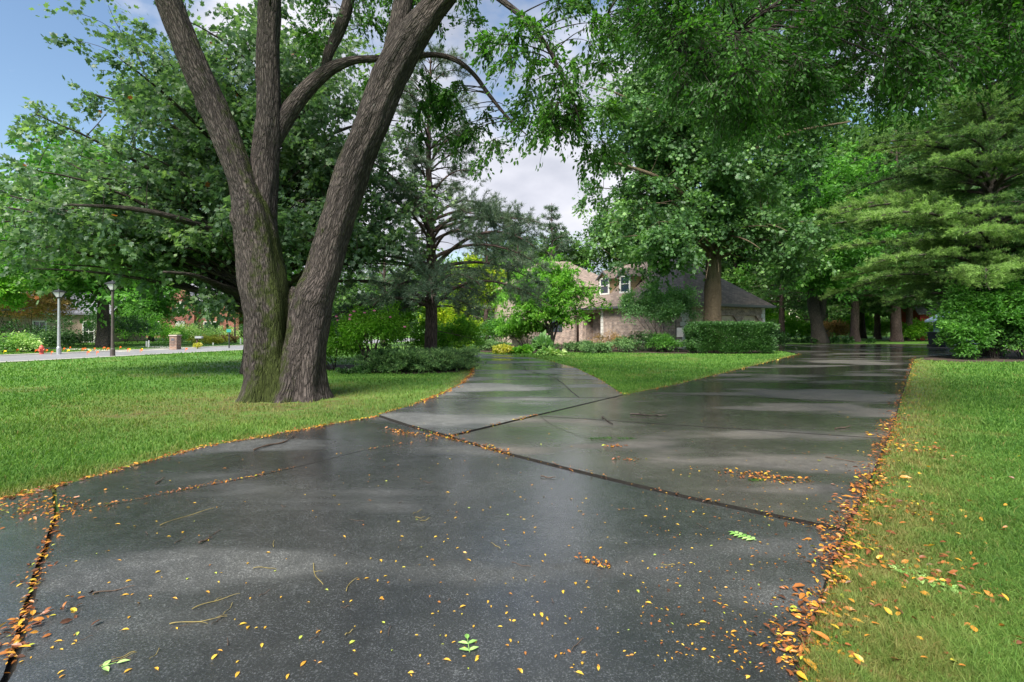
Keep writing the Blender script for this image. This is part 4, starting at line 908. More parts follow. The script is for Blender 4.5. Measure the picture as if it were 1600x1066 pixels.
# ================================================================== THE HOUSE
A0, B0, C0 = np.array((5.6, 42.8)), np.array((11.2, 33.0)), np.array((18.3, 37.1))
ub = unit(A0 - B0); uc = unit(C0 - B0); LB = np.linalg.norm(A0 - B0); LC = np.linalg.norm(C0 - B0); D0 = A0 + (C0 - B0)
house = empty('house', (*((A0 + C0) / 2), 0), 'large brick house with brown hip roofs, dormers and garage behind the clipped hedge', 'house')
def P3(p, z): return np.array([p[0], p[1], z])
EZ = 3.0; ov = 0.45
w_ = MB()
def wall(m, a, b, z0, z1, out_, t=0.25, mi=0, holes=()):
    """wall from a to b (2-D), outer face on the line; holes (s0, s1, z0, z1[, arch]) left open"""
    a, b = np.array(a, float), np.array(b, float); u = unit(b - a); Ln = np.linalg.norm(b - a); n = np.array(out_, float)
    xs = sorted({0, Ln, *[h[0] for h in holes], *[h[1] for h in holes]})
    for s0, s1 in zip(xs[:-1], xs[1:]):
        hs = [h for h in holes if h[0] <= s0 + 1e-6 and h[1] >= s1 - 1e-6]; zs = [(z0, z1)]
        if hs: zs = [(z0, hs[0][2]), (hs[0][3], z1)]
        for q0, q1 in zs:
            if q1 - q0 > 0.02: c = a + u * (s0 + s1) / 2 - n * t / 2; m.prism([P3(a + u * s0, q0), P3(a + u * s1, q0), P3(a + u * s1, q1), P3(a + u * s0, q1)], P3(-n * t, 0), mi)
nf = -uc                      # outward of the dormer side (towards left)
ng = np.array([uc[1], -uc[0]])  # outward of the garage side
if np.dot(ng, -B0) < 0: ng = -ng
doors = [(0.55, 2.65), (3.05, 5.15), (5.55, 7.65)]
wall(w_, B0, C0, 0, EZ, ng, holes=[(a, b, 0.02, 2.25) for a, b in doors])
wins_f = [(8.5, 10.8, 0.02, 2.55)]
wall(w_, A0, B0, 0, EZ, nf, holes=[(LB - b, LB - a, z0, z1) for a, b, z0, z1 in wins_f])
wall(w_, C0, D0, 0, EZ, uc); wall(w_, D0, A0, 0, EZ, -ng)
w_.build('wall', 'brick', house)
# garage doors: recessed panels with cut corners, each its own part
for a, b in doors:
    m = MB(); p0 = B0 + uc * a - ng * 0.16; p1 = B0 + uc * b - ng * 0.16
    m.prism([P3(p0, .03), P3(p1, .03), P3(p1, 2.24), P3(p0, 2.24)], P3(-ng * .04, 0))
    for k in range(4):
        for j in range(4):
            s0 = (j + .12) / 4; s1 = (j + .88) / 4; z0 = .08 + k * .54; q = p0 + (p1 - p0) * (s0 + s1) / 2 + ng * 0.008
            m.box((*q, z0 + .22), ((s1 - s0) * (b - a), .03, .38), math.atan2(uc[1], uc[0]))
    d = m.build('garage_door', 'cream', house)
    m = MB(); cs = 0.42
    for s, e in ((a, 1), (b, -1)):   # brick haunches that cut the corners
        m = MB(); q = B0 + uc * s - ng * 0.01; m.prism([P3(q, 2.26), P3(q + uc * e * cs, 2.26), P3(q, 2.26 - cs)][::1], P3(-ng * .14, 0))
        m.build('door_haunch', 'brick', house)
# quoins, trim
m = MB()
for p, d1 in ((B0 + uc * .0, 1), (C0 - uc * .0, -1)):
    m = MB()
    for k in range(10):
        w2 = .42 if k % 2 else .28; m.box((*(p + uc * d1 * w2 / 2 + ng * .012), .15 + k * .3), (w2, .05, .27), math.atan2(uc[1], uc[0]))
        if d1 == 1: m.box((*(p + ub * w2 / 2 + nf * .012), .15 + k * .3), (w2, .05, .27), math.atan2(ub[1], ub[0]))
    m.build('corner_quoins', 'white', house)
m = MB()
for k in range(10): m.box((*(B0 + ub * 8.3 + nf * .012), .15 + k * .3), (.3, .05, .27), math.atan2(ub[1], ub[0]))
m.build('corner_quoins', 'white', house)
for i, (a, b, z0, z1) in enumerate(wins_f):
    q = B0 + ub * (a + b) / 2 - nf * .10; rz = math.atan2(ub[1], ub[0]); m = MB()
    if i > 2:
        for s in (-1, 1): m.box((*(q + ub * s * (b - a - .08) / 2), (z0 + z1) / 2), (.08, .10, z1 - z0), rz)
        for z in (z0 + .04, z1 - .04, (z0 + z1) / 2): m.box((*q, z), (b - a - .16, .10, .07), rz)
        wf = m.build('window', 'white', house); m = MB(); m.box((*(q - nf * .03), (z0 + z1) / 2), (b - a - .1, .02, z1 - z0 - .1), rz); m.build('pane', 'glass', wf) if False else None
        g_ = m.build('window_pane', 'glass', house)
    else:
        q = B0 + ub * (a + b) / 2 + uc * 1.1; m.box((*q, 1.3), (b - a + .2, .1, 2.6), rz); m.box((*(B0 + ub * a + uc * .66), 1.3), (.1, .8, 2.6), rz); m.box((*(B0 + ub * b + uc * .66), 1.3), (.1, .8, 2.6), rz); m.build('porch_recess', 'brick', house)
        m = MB(); m.box((*(B0 + ub * (a + .7) + uc * 1.03), 1.1), (1.1, .06, 2.15), rz); dr_ = m.build('front_door', 'door', house)
def hip_roof(m, P, ez, rz_, o, ridge_a, ridge_b):
    """P four eave corners ccw, ridge ends"""
    a, b, c, d = [P3(p, ez) for p in P]; r0 = P3(ridge_a, rz_); r1 = P3(ridge_b, rz_)
    for q in ([a, b, r0], [b, c, r1, r0], [c, d, r1], [d, a, r0, r1]):
        m.prism(q, (0, 0, -0.10))
# wing roof: hip at the garage end, gable at the far end
ea = A0 + nf * ov + ub * .3; eb = B0 + nf * ov + ng * ov; ec = C0 + uc * ov + ng * ov; ed = D0 + uc * ov + ub * .3
rg0 = (eb + ec) / 2 + ub * 4.6; rg1 = (ea + ed) / 2; RZ = EZ + 3.75
m = MB()
for q in ([P3(eb, EZ), P3(ec, EZ), P3(rg0, RZ)], [P3(ea, EZ), P3(eb, EZ), P3(rg0, RZ), P3(rg1, RZ)], [P3(ec, EZ), P3(ed, EZ), P3(rg1, RZ), P3(rg0, RZ)]):
    m.prism(q, (0, 0, -0.10))
wing = m.build('wing_roof', 'shingle', house)
m = MB(); m.prism([P3(A0, EZ), P3(D0, EZ), P3((A0 + D0) / 2, RZ - .35)], P3(-ub * .2, 0)); m.build('gable_wall', 'siding', house)
m = MB()
for a, b, o_ in ((ea, eb, nf), (eb, ec, ng), (ec, ed, uc)):
    c = (a + b) / 2 + o_ * .06; m.box((*c, EZ - .09), (np.linalg.norm(b - a) + .1, .12, .16), math.atan2(*(b - a)[::-1]))
    c = (a + b) / 2 - o_ * .2; m.box((*c, EZ - .16), (np.linalg.norm(b - a) - .3, .5, .05), math.atan2(*(b - a)[::-1]))
m.build('gutter', 'gutter', house)
# dormers
slope = (RZ - EZ) / (LC / 2 + ov)
for s in (6.6, 9.0):
    base = B0 + ub * s + uc * 0.85; zb = EZ + (0.85 + ov) * slope - .05; hw = .62; zt = zb + 1.35; zp = zt + .55; dp = 2.2
    f0, f1 = base - ub * hw, base + ub * hw
    m = MB(); m.prism([P3(f0, zb), P3(f0, zt), P3(base, zp - .1), P3(f1, zt), P3(f1, zb)], P3(uc * .08, 0)); 
    for f in (f0, f1): m.prism([P3(f, zb), P3(f, zt), P3(f + uc * dp * .8, zt), P3(f + uc * 1.3, zt)], P3((base - f) / hw * .06, 0))
    dm = m.build('dormer', 'siding', house)
    m = MB()
    for f, sg in ((f0, -1), (f1, 1)):
        e = f + ub * sg * .2 - uc * .2; pk = base - uc * .2
        m.prism([P3(e, zt - .12), P3(pk, zp), P3(pk + uc * (dp + .6), zp), P3(e + uc * (dp + .1), zt - .12)], (0, 0, .07))
    m.build('dormer_roof', 'shingle', house)
    m = MB()
    for f, sg in ((f0, -1), (f1, 1)):
        e = f + ub * sg * .22 - uc * .23; pk = base - uc * .23
        m.prism([P3(e, zt - .2), P3(pk, zp - .08), P3(pk, zp + .05), P3(e, zt - .07)], P3(-uc * .04, 0))
    m.build('dormer_bargeboard', 'gutter', house)
    m = MB(); q = base - uc * .03; rz = math.atan2(ub[1], ub[0])
    for sg in (-1, 1): m.box((*(q + ub * sg * .53), (zb + zt) / 2 + .02), (.16, .06, zt - zb), rz)
    for z, h_ in ((zb + .08, .12), (zt - .02, .12), ((zb + zt) / 2 + .05, .05)): m.box((*q, z), (.9, .06, h_), rz)
    wf = m.build('window', 'white', house)
    m = MB(); m.box((*(base - uc * .012), (zb + zt) / 2), (.92, .02, zt - zb - .1), rz); m.build('window_pane', 'glass', house)
# main body behind: tall two-storey block with hips, gable and chimney
mc = np.array((1.2, 47.5)); ur = unit(np.array((.93, .36))); un = np.array([ur[1], -ur[0]])
def quad(c, hw, hd): return [c - ur * hw + un * hd, c + ur * hw + un * hd, c + ur * hw - un * hd, c - ur * hw - un * hd]
m = MB(); Q = quad(mc + ur * 3.0, 4.6, 4.0)
for i in range(4):
    a, b = Q[i], Q[(i + 1) % 4]; e = unit(b - a); wall(m, a, b, 0, 5.0, np.array([e[1], -e[0]]), holes=[(1.5, 2.6, 1.0, 2.4), (6.4, 7.5, 1.0, 2.4), (1.5, 2.6, 3.4, 4.6), (6.4, 7.5, 3.4, 4.6)] if i == 0 else ())
m.build('main_wall', 'brick', house)
for s in (2.05, 6.95):
    for z in (1.7, 4.0):
        q = Q[0] + ur * s - un * .12; rz = math.atan2(ur[1], ur[0]); m = MB(); hh = .7 if z < 2 else .6
        for sg in (-1, 1): m.box((*(q + ur * sg * .5), z), (.1, .1, hh * 2), rz)
        for dz in (-hh + .04, 0, hh - .04): m.box((*q, z + dz), (.9, .1, .07), rz)
        m.build('window', 'white', house); m = MB(); m.box((*(q - un * .04), z), (1.0, .02, hh * 2 - .1), rz); m.build('window_pane', 'glass', house)
m = MB(); Qe = quad(mc + ur * 3.0, 5.05, 4.45); hip_roof(m, [Qe[3], Qe[0], Qe[1], Qe[2]], 5.0, 9.0, 0, mc + ur * 1.4, mc + ur * 4.6) if False else None
ra0, ra1 = mc + ur * 1.8, mc + ur * 4.4
for q in ([Qe[0], Qe[1], ra1, ra0], [Qe[1], Qe[2], ra1], [Qe[2], Qe[3], ra0, ra1], [Qe[3], Qe[0], ra0]):
    m.prism([P3(p, 7.7 if (p is ra0 or p is ra1) else 5.0) for p in q], (0, 0, -.1))
m.build('main_roof', 'shingle', house)
m = MB(); gc = mc + ur * 0.6 + un * 5.4   # front gabled bay
gw = [gc - ur * 1.9, gc + ur * 1.9]
wall(m, gw[0], gw[1], 0, 3.6, un, holes=[(1.3, 2.5, 1.0, 2.5)]); wall(m, gw[1], gw[1] - un * 2.5, 0, 3.6, ur); wall(m, gw[0] - un * 2.5, gw[0], 0, 3.6, -ur)
m.prism([P3(gw[0], 3.6), P3(gw[1], 3.6), P3(gc, 6.3)], P3(-un * .2, 0)); m.build('bay_wall', 'brick', house)
m = MB()
for sg in (-1, 1):
    e = gc + ur * sg * 2.25 + un * .3; pk = gc + un * .3; m.prism([P3(e, 3.45), P3(pk, 6.6), P3(pk - un * 5, 6.6), P3(e - un * 4, 3.45)], (0, 0, .12))
m.build('bay_roof', 'shingle', house)
m = MB(); m.box((*(gc + ur * .0 - un * .12), 1.75), (1.1, .06, 1.4), math.atan2(ur[1], ur[0])); m.build('bay_window', 'glass', house)
m = MB() ; m.box((*(mc + ur * 5.6 - un * 3), 6.6), (.9, .9, 2.6), .3); m.box((*(mc + ur * 5.6 - un * 3), 7.95), (1.1, 1.1, .16), .3); m.build('chimney', 'brick', house)

# stone retaining wall by the shrubs, utility box at the garage corner
m = MB(); rr = RNG(4); wo = empty('garden_wall', tuple(G(815, 545)), 'low wall of pale pinkish stone blocks under the shrubs by the house', 'wall')
for k in range(3):
    for j in range(6):
        c = G(800 + j * 8 + (k % 2) * 4, 545); m.box((c[0], c[1], .16 + k * .3), (.36, .34, .28), rr.normal() * .05)
m.build('stone_blocks', 'stone', wo)
mbx = empty('utility_box', tuple(G(1066, 548.5)), 'grey electric meter box on the wall corner beside the hedge', 'meter box')
c = G(1062, 550); m = MB(); m.box((c[0], c[1] , 1.15), (.38, .2, .55)); m.box((c[0], c[1], .45), (.3, .18, .5)); m.build('casing', 'steel', mbx)
m = MB(); m.tube(np.array([(c[0] - .22, c[1], 0), (c[0] - .22, c[1], 1.9)]), [.03, .03], 8); m.build('conduit', 'black', mbx)

# ================================================================== OTHER BUILDINGS
def simple_house(name, label, c, size, rz, wm, rm, ez, ridge, wins, cat='house', axis=0, gable=True):
    """box house with a pitched roof; wins: (face, s, z, w, h, material)"""
    o = empty(name, (c[0], c[1], 0), label, cat); hx, hy = size[0] / 2, size[1] / 2
    ca, sa = math.cos(rz), math.sin(rz); T = lambda x, y, z: np.array([c[0] + x * ca - y * sa, c[1] + x * sa + y * ca, z])
    m = MB(); 
    for a, b in (((-hx, -hy), (hx, -hy)), ((hx, -hy), (hx, hy)), ((hx, hy), (-hx, hy)), ((-hx, hy), (-hx, -hy))): m.poly([T(*a, 0), T(*b, 0), T(*b, ez), T(*a, ez)])
    if axis == 0: ends = [((-hx, -hy), (-hx, hy)), ((hx, hy), (hx, -hy))]
    else: ends = [((-hx, -hy), (hx, -hy)), ((hx, hy), (-hx, hy))]
    for a, b in ends: m.poly([T(*a, ez), T(*b, ez), T((a[0] + b[0]) / 2, (a[1] + b[1]) / 2, ridge - .1)])
    m.build('wall', wm, o); m = MB(); e = .4
    if axis == 0:
        for s in (-1, 1): m.prism([T(-hx - e, s * (hy + e), ez - .15), T(hx + e, s * (hy + e), ez - .15), T(hx + e, 0, ridge), T(-hx - e, 0, ridge)], (0, 0, .14))
    else:
        for s in (-1, 1): m.prism([T(s * (hx + e), -hy - e, ez - .15), T(s * (hx + e), hy + e, ez - .15), T(0, hy + e, ridge), T(0, -hy - e, ridge)], (0, 0, .14))
    m.build('roof', rm, o)
    for s, z, w2, h2, mt in wins:
        m = MB()
        for q, ww in ((-w2 / 2, .12), (w2 / 2, .12), (0, .06)): p = T(s + q, -hy - .04, z); m.box(p, (ww, .1, h2), rz)
        for q in (-h2 / 2, 0, h2 / 2): p = T(s, -hy - .043, z + q); m.box(p, (w2 + .1, .1, .10 if q else .05), rz)
        f = m.build('window', 'white', o); m = MB(); m.box(T(s, -hy - .01, z), (w2 - .1, .03, h2 - .1), rz); m.build('window_pane', mt, o)
    return o, T
rh, T = simple_house('brick_house', 'two-storey red brick house with white windows seen under the maple beyond the road', G(316, 526.5), (13, 8), .12, 'redbrick', 'grayroof', 5.0, 7.4,
    [(-4.4, 1.3, 1.9, 1.6, 'glass'), (-4.4, 3.8, 1.5, 1.1, 'glass'), (3.0, 1.3, 1.9, 1.6, 'glass'), (3.0, 3.8, 1.5, 1.1, 'glass')])
m = MB(); m.poly([T(-2.2, -4.9, 0), T(1.2, -4.9, 0), T(1.2, -4.9, 5.1), T(-2.2, -4.9, 5.1)]); m.poly([T(-2.2, -4.9, 5.1), T(1.2, -4.9, 5.1), T(-.5, -4.9, 6.9)])
m.poly([T(1.2, -4.9, 0), T(1.2, -3.9, 0), T(1.2, -3.9, 5.1), T(1.2, -4.9, 5.1)]); m.poly([T(-2.2, -3.9, 0), T(-2.2, -4.9, 0), T(-2.2, -4.9, 5.1), T(-2.2, -3.9, 5.1)]); m.build('porch_bay', 'redbrick', rh)
m = MB()
for s_ in (-1, 1): m.prism([T(-.5 + s_ * 2.0, -5.2, 4.95), T(-.5, -5.2, 7.05), T(-.5, -2, 7.05), T(-.5 + s_ * 2.0, -2, 4.95)], (0, 0, .14))
m.build('porch_roof', 'grayroof', rh); m = MB(); m.box(T(-.5, -4.95, 1.1), (1.1, .1, 2.2), .12); m.build('front_door', 'white', rh)
m = MB(); m.box(T(-.5, -4.95, 3.7), (1.0, .1, 1.3), .12); m.lathe([(.5, 0), (.4, .28), (.2, .45), (0.02, .5)], T(-.5, -4.9, 4.34), 12); m.build('arched_window', 'white', rh)
fc = empty('iron_fence', tuple(G(280, 530.5)), 'dark fence at the left side of the red brick house', 'fence'); m = MB()
for k in range(26): p = G(272 + k * .95, 530.5); m.box((p[0], p[1], .6), (.04, .04, 1.2))
a, b = G(271, 530.5), G(297, 530.5)
for z in (.15, 1.1): m.box(((a + b)[0] / 2, a[1] - .0, z), (b[0] - a[0], .06, .07))
m.build('railing', 'black', fc)
bh, T = simple_house('bungalow', 'low pale tan bungalow with grey roof behind rust-coloured tree beyond the road', G(62, 534), (15, 8), .25, 'tan', 'grayroof', 2.7, 4.8, [(2.2, 1.3, 1.0, 1.3, 'glass'), (-3.5, 1.3, 1.2, 1.3, 'glass'), (6.0, 1.0, .9, 1.9, 'door')])
rbn, T = simple_house('red_barn', 'red boarded outbuilding with white trim behind the conifer trunks at right', G(1462, 531), (6.5, 5), -.1, 'redside', 'grayroof', 2.9, 5.4, [(-2.4, 1.5, .7, 1.5, 'glass'), (0.2, 1.5, .8, 1.1, 'glass')], cat='barn')
shd, T = simple_house('blue_shed', 'slate blue shed partly hidden by the large shrub at right', G(1500, 538.5), (2.4, 2.4), .1, 'blueside', 'blueside', 2.0, 2.6, [(0.8, 1.4, .6, .7, 'glass')], cat='shed', axis=1)

# ================================================================== STREET FURNITURE
def lamp(c, H, label, polem, group='lamp posts along the road'):
    o = empty('street_lamp', tuple(c), label, 'street lamp', group); k = H / 3.8
    m = MB(); m.lathe([(.11, -.05), (.105, .35), (.075, .42), (.06, H * .5), (.052, H - .5 * k), (.03, H - .48 * k)], c, 12); m.build('pole', polem, o, smooth=False)
    m = MB(); m.lathe([(.05, H - .52 * k), (.10, H - .48 * k), (.11, H - .44 * k)], c, 8, sq=False)
    for a in range(4):
        t = math.pi / 4 + a * math.pi / 2; p0 = np.array(c) + np.array([math.cos(t) * .115, math.sin(t) * .115, H - .44 * k]); p1 = np.array(c) + np.array([math.cos(t) * .27, math.sin(t) * .27, H - .14 * k]); m.tube(np.array([p0, p1]), [.014, .014], 5)
    m.build('lantern_frame', 'black', o)
    m = MB(); m.lathe([(.105, H - .44 * k), (.265, H - .145 * k)], c, 4, sq=True); m.build('lantern_glass', 'frost', o)
    m = MB(); m.lathe([(.33, H - .16 * k), (.33, H - .12 * k), (.14, H - .03 * k), (.05, H), (.012, H + .05 * k)], c, 4, sq=True); m.build('lantern_cap', 'black', o)
    return o
lamp(G(176, 557), 3.75, 'taller dark lamp post on the near side of the road at left', 'pole')
lamp(G(92, 554), 3.45, 'pale grey lamp post beyond the road beside the red hydrant', 'steel')
lamp(G(367, 535.5), 3.9, 'small distant lamp post in front of the trees right of the brick house', 'pole')
c = G(65, 554); hy = empty('fire_hydrant', tuple(c), 'red fire hydrant on the grass beyond the road', 'hydrant')
m = MB(); m.lathe([(.13, 0), (.13, .03), (.09, .04), (.088, .30), (.115, .31), (.115, .34), (.10, .355), (.092, .41), (.06, .46), (.025, .48), (.025, .51), (0.01, .52)], c, 16); m.build('body', 'hydrant', hy)
for s, z, r2, L_ in ((-1, .25, .04, .15), (1, .25, .04, .15)):
    m = MB(); m.tube(np.array([c + (0, 0, z), c + (s * L_, 0, z)]), [r2, r2], 10); m.tube(np.array([c + (s * .13, 0, z), c + (s * .17, 0, z)]), [r2 * 1.3, r2 * 1.3], 6); m.build('nozzle', 'hydrant', hy)
m = MB(); m.tube(np.array([c + (0, 0, .24), c + (0, -.15, .24)]), [.055, .055], 10); m.tube(np.array([c + (0, -.13, .24), c + (0, -.165, .24)]), [.07, .07], 6); m.build('nozzle', 'hydrant', hy)
# brick pillar with planter
c = G(274, 546.5); o = empty('brick_pillar', tuple(c), 'square brick mailbox pillar topped with pale flowers beyond the road', 'pillar')
m = MB(); m.box(c + (0, 0, .44), (.46, .46, .90)); m.build('shaft', 'shadedbrick', o)
m = MB(); m.box(c + (0, 0, .92), (.54, .54, .06)); m.build('capstone', 'stone', o)
m = MB(); m.box(c + (-.02, -.235, .66), (.2, .02, .14)); m.build('mail_flap', 'gutter', o)
shrub('potted_flowers', 'pale flowers growing on top of the brick pillar', c + (0, 0, .95), (.3, .3, .22), RNG(5), 400, .07, 'hosta', stems=0, cat='flowers')
# mailbox on a post
c = G(308, 543.5); o = empty('mailbox', tuple(c), 'grey mailbox on a dark wooden post right of the brick pillar', 'mailbox')
m = MB(); m.box(c + (0, 0, .33), (.08, .08, .66)); m.box(c + (.1, 0, .63), (.34, .08, .05)); m.build('post', 'twig', o)
m = MB(); m.prism([c + (.35 * 0 + x, -.14, z) for x, z in ((-.08, .66), (.38, .66), (.38, .78), (.34, .81), (-.04, .81), (-.08, .78))], (0, .22, 0)); m.build('box', 'steel', o)
# flowers beside the mailbox, sign post, white markers
c = G(358, 544.5); o = empty('sign_post', tuple(c), 'thin dark post with a small teal sign at the road edge', 'sign post')
m = MB(); m.box(c + (0, 0, .62), (.06, .05, 1.25)); m.build('post', 'black', o); m = MB(); m.box(c + (0, -.035, 1.2), (.3, .02, .2)); m.build('sign', 'green_sign', o)
for px, py, h_, lb in ((229, 542, .42, 'left one of a pair of white marker posts by the far drive'), (232.5, 543, .5, 'right one of a pair of white marker posts by the far drive'),
                      (376, 538, .5, 'white marker post right of the distant lamp'), (333, 540, .22, 'small white box on the lawn before the brick house')):
    c = G(px, py); m = MB(); m.lathe([(.055, 0), (.055, h_ * .85), (.045, h_ * .95), (.02, h_)], c, 12); tag(m.build('marker_post', 'white'), lb, 'marker post')
# flag by the roadside tree
c = G(165, 541.5); o = empty('house_flag', tuple(c), 'striped flag drooping from a slanted pole by the thick roadside trunk', 'flag')
q0, q1 = np.array((c[0] + .1, c[1] - .3, 1.0)), np.array((c[0] + .75, c[1] - .4, 1.6)); m = MB(); m.tube(np.array([q0, q1]), [.02, .015], 6); m.build('pole', 'white', o)
def cloth(a0, a1, b0_, b1_, mt):
    m = MB(); k = 7; rows = 5; V = []
    for i_ in range(k):
        for j_ in range(rows):
            s = a0 + (a1 - a0) * i_ / (k - 1); t = b0_ + (b1_ - b0_) * j_ / (rows - 1); p = q1 + (q0 - q1) * s * .9 + np.array([0.0 + .05 * t, .03 * math.sin(s * 14 + 1.5 * t), -.55 * t]); V.append(p)
    V = np.array(V); T_ = V + (0, .012, 0); n_ = len(V); F_ = [(i_ * rows + j_, (i_ + 1) * rows + j_, (i_ + 1) * rows + j_ + 1, i_ * rows + j_ + 1) for i_ in range(k - 1) for j_ in range(rows - 1)]
    m.add(V, [np.array(F_)]); m.add(T_, [np.array(F_)[:, ::-1]]); return m
for j in range(7): cloth(0.42 if j < 4 else 0.05, .95, j / 7, (j + 1) / 7, None).build('stripe', 'flagred' if j % 2 == 0 else 'white', o) if False else None
for j in range(7): cloth(.05 + j * .13, .05 + (j + 1) * .13, .0 if j > 3 else .5, 1.0, None).build('stripe', 'flagred' if j % 2 == 0 else 'white', o)
cloth(.05, .57, 0, .5, None).build('canton', 'flagblue', o)
# wheeled bins
for i, (px, py, rz, lb) in enumerate(((1463, 543.5, .1, 'black wheeled bin nearest the conifer trunks at the drive end'), (1478, 544.5, -.05, 'black wheeled bin half hidden in the large shrub'))):
    c = G(px, py); o = empty('wheeled_bin', tuple(c), lb, 'wheeled bin', 'wheeled bins at the end of the drive')
    m = MB(); pts = [(-.26, .06), (.26, .06), (.31, 1.02), (-.31, 1.02)]
    lo_ = np.array([(-.27, -.3, .06), (.27, -.3, .06), (.27, .3, .06), (-.27, .3, .06)]); hi = np.array([(-.33, -.38, 1.02), (.33, -.38, 1.02), (.33, .38, 1.02), (-.33, .38, 1.02)])
    m.add(np.r_[lo_, hi] + c, [np.array([(0, 1, 5, 4), (1, 2, 6, 5), (2, 3, 7, 6), (3, 0, 4, 7), (3, 2, 1, 0)])]); 
    for k in range(3): m.box(c + (-.18 + .18 * k, -.35, .55), (.04, .05, .8))
    m.build('body', 'bin', o)
    m = MB(); m.box(c + (0, 0, 1.05), (.72, .82, .06)); m.box(c + (0, .02, 1.1), (.6, .6, .05)); m.box(c + (0, .44, 1.03), (.5, .06, .05)); m.build('lid', 'bin', o)
    for s in (-1, 1): m = MB(); m.tube(np.array([c + (s * .27, .3, .12), c + (s * .33, .3, .12)]), [.12, .12], 12); m.build('wheel', 'black', o)
# utility-marking flags on the far verge
rr = RNG(77)
fl = [(6, 549.5, 'yflag'), (26, 547, 'orange'), (55, 548, 'orange'), (72, 548, 'orange'), (80, 551, 'orange'), (99, 545, 'orange'), (105, 548, 'yflag'), (109, 543, 'orange'), (128, 545.5, 'orange'), (131, 545, 'orange'),
      (136, 551, 'orange'), (139, 548.5, 'yflag'), (147, 545, 'orange'), (151, 551, 'orange'), (161, 543.5, 'orange'), (167, 545, 'orange'), (199, 546, 'orange'), (202, 546.5, 'yflag'), (219, 547.5, 'orange'), (221, 546, 'yflag'), (60, 546, 'orange'), (187, 542.5, 'orange'), (290, 545.5, 'orange')]
for px, py, mt in fl:
    c = G(px, py + 4.0); m = MB(); a = rr.uniform(-.5, .5)
    m.box(c + (0, 0, .09), (.012, .012, .20)); m.box(c + (.06 * math.cos(a) + .01, .06 * math.sin(a), .17), (.10, .006, .08), a)
    tag(m.build('marking_flag', mt), 'small orange utility marking flag on the far verge' if mt == 'orange' else 'small yellow utility marking flag on the far verge', 'marking flag', ('orange' if mt == 'orange' else 'yellow') + ' marking flags beyond the road')

# ================================================================== SHRUBS AND PLANTS
r = RNG(101)
# island under the pine
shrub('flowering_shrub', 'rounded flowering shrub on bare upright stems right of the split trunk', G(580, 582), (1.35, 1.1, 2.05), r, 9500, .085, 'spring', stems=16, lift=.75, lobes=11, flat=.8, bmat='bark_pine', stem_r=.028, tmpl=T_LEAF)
# pink blossoms on it
bl = MB(); cc = G(580, 582)
for k in range(14): p = cc + (r.uniform(-1.2, 1.2), r.uniform(-1, -.2), r.uniform(1.35, 2.0)); bl.lathe([(.005, 0), (.045, .02), (.05, .05), (.01, .06)], p, 7)
fs = [o_ for o_ in col.objects if o_.name == 'flowering_shrub'][0]; M['pink'] = plain('pink petals', (.65, .18, .35), .6); bl.build('blossoms', 'pink', fs)
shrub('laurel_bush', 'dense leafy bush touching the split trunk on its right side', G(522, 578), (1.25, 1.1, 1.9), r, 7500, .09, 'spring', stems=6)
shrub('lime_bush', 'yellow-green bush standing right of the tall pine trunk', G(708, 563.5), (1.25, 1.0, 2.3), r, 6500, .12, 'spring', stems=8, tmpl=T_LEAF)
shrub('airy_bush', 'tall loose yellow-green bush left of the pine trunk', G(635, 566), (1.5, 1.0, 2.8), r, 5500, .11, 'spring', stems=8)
shrub('hanging_bush', 'grey-green conifer bush behind the flowering shrub', G(590, 560), (2.6, 1.3, 3.2), r, 7000, .12, 'juniper', stems=5)
for px, py, rx, lb in ((640, 581, 1.15, 'juniper mound left of the pine foot'), (685, 579, 1.0, 'juniper mound in front of the pine foot'), (716, 576, .62, 'juniper mound at the drive edge, tip of the bed'), (603, 582, .7, 'smallest juniper mound, below the flowering shrub')):
    c = G(px, py); o = empty('juniper_shrub', tuple(c), lb, 'juniper', 'spreading junipers under the pine'); tm = MB(); cm = MB(); P = []; D = []
    for k in range(int(130 * rx * rx + 50)):
        az = r.random() * 6.28; h0 = c + (r.normal() * .2 * rx, r.normal() * .15, .05); L_ = rx * r.uniform(.5, 1.15); e = h0 + np.array([math.cos(az) * L_, math.sin(az) * L_ * .8, r.uniform(.08, .75) ** 1.3])
        if e[2] < .1: e[2] = .1
        ps = bez(h0, (h0 + e) / 2 + (0, 0, .22), e, 8); tm.tube(ps, np.linspace(.012, .003, 8), 3, cap=False)
        for t in range(2, 8):
            for q in range(6): P.append(ps[t] + r.normal(size=3) * (.06, .06, .035)); D.append(unit(e - h0) + r.normal(size=3) * .35 + (0, 0, .2))
    P = np.array(P); P[:, 2] = np.maximum(P[:, 2], .03); tufts(cm, P, np.array(D), 7, .085, .016, r, spread=.55, up=.2); tm.build('stems', 'bark', o); cm.build('foliage', 'juniper', o)
shrub('ground_ivy', 'low dark ivy mat at the lawn edge below the flowering shrub', G(560, 584), (1.3, .35, .22), r, 3000, .05, 'dark', stems=0, cat='ground cover')
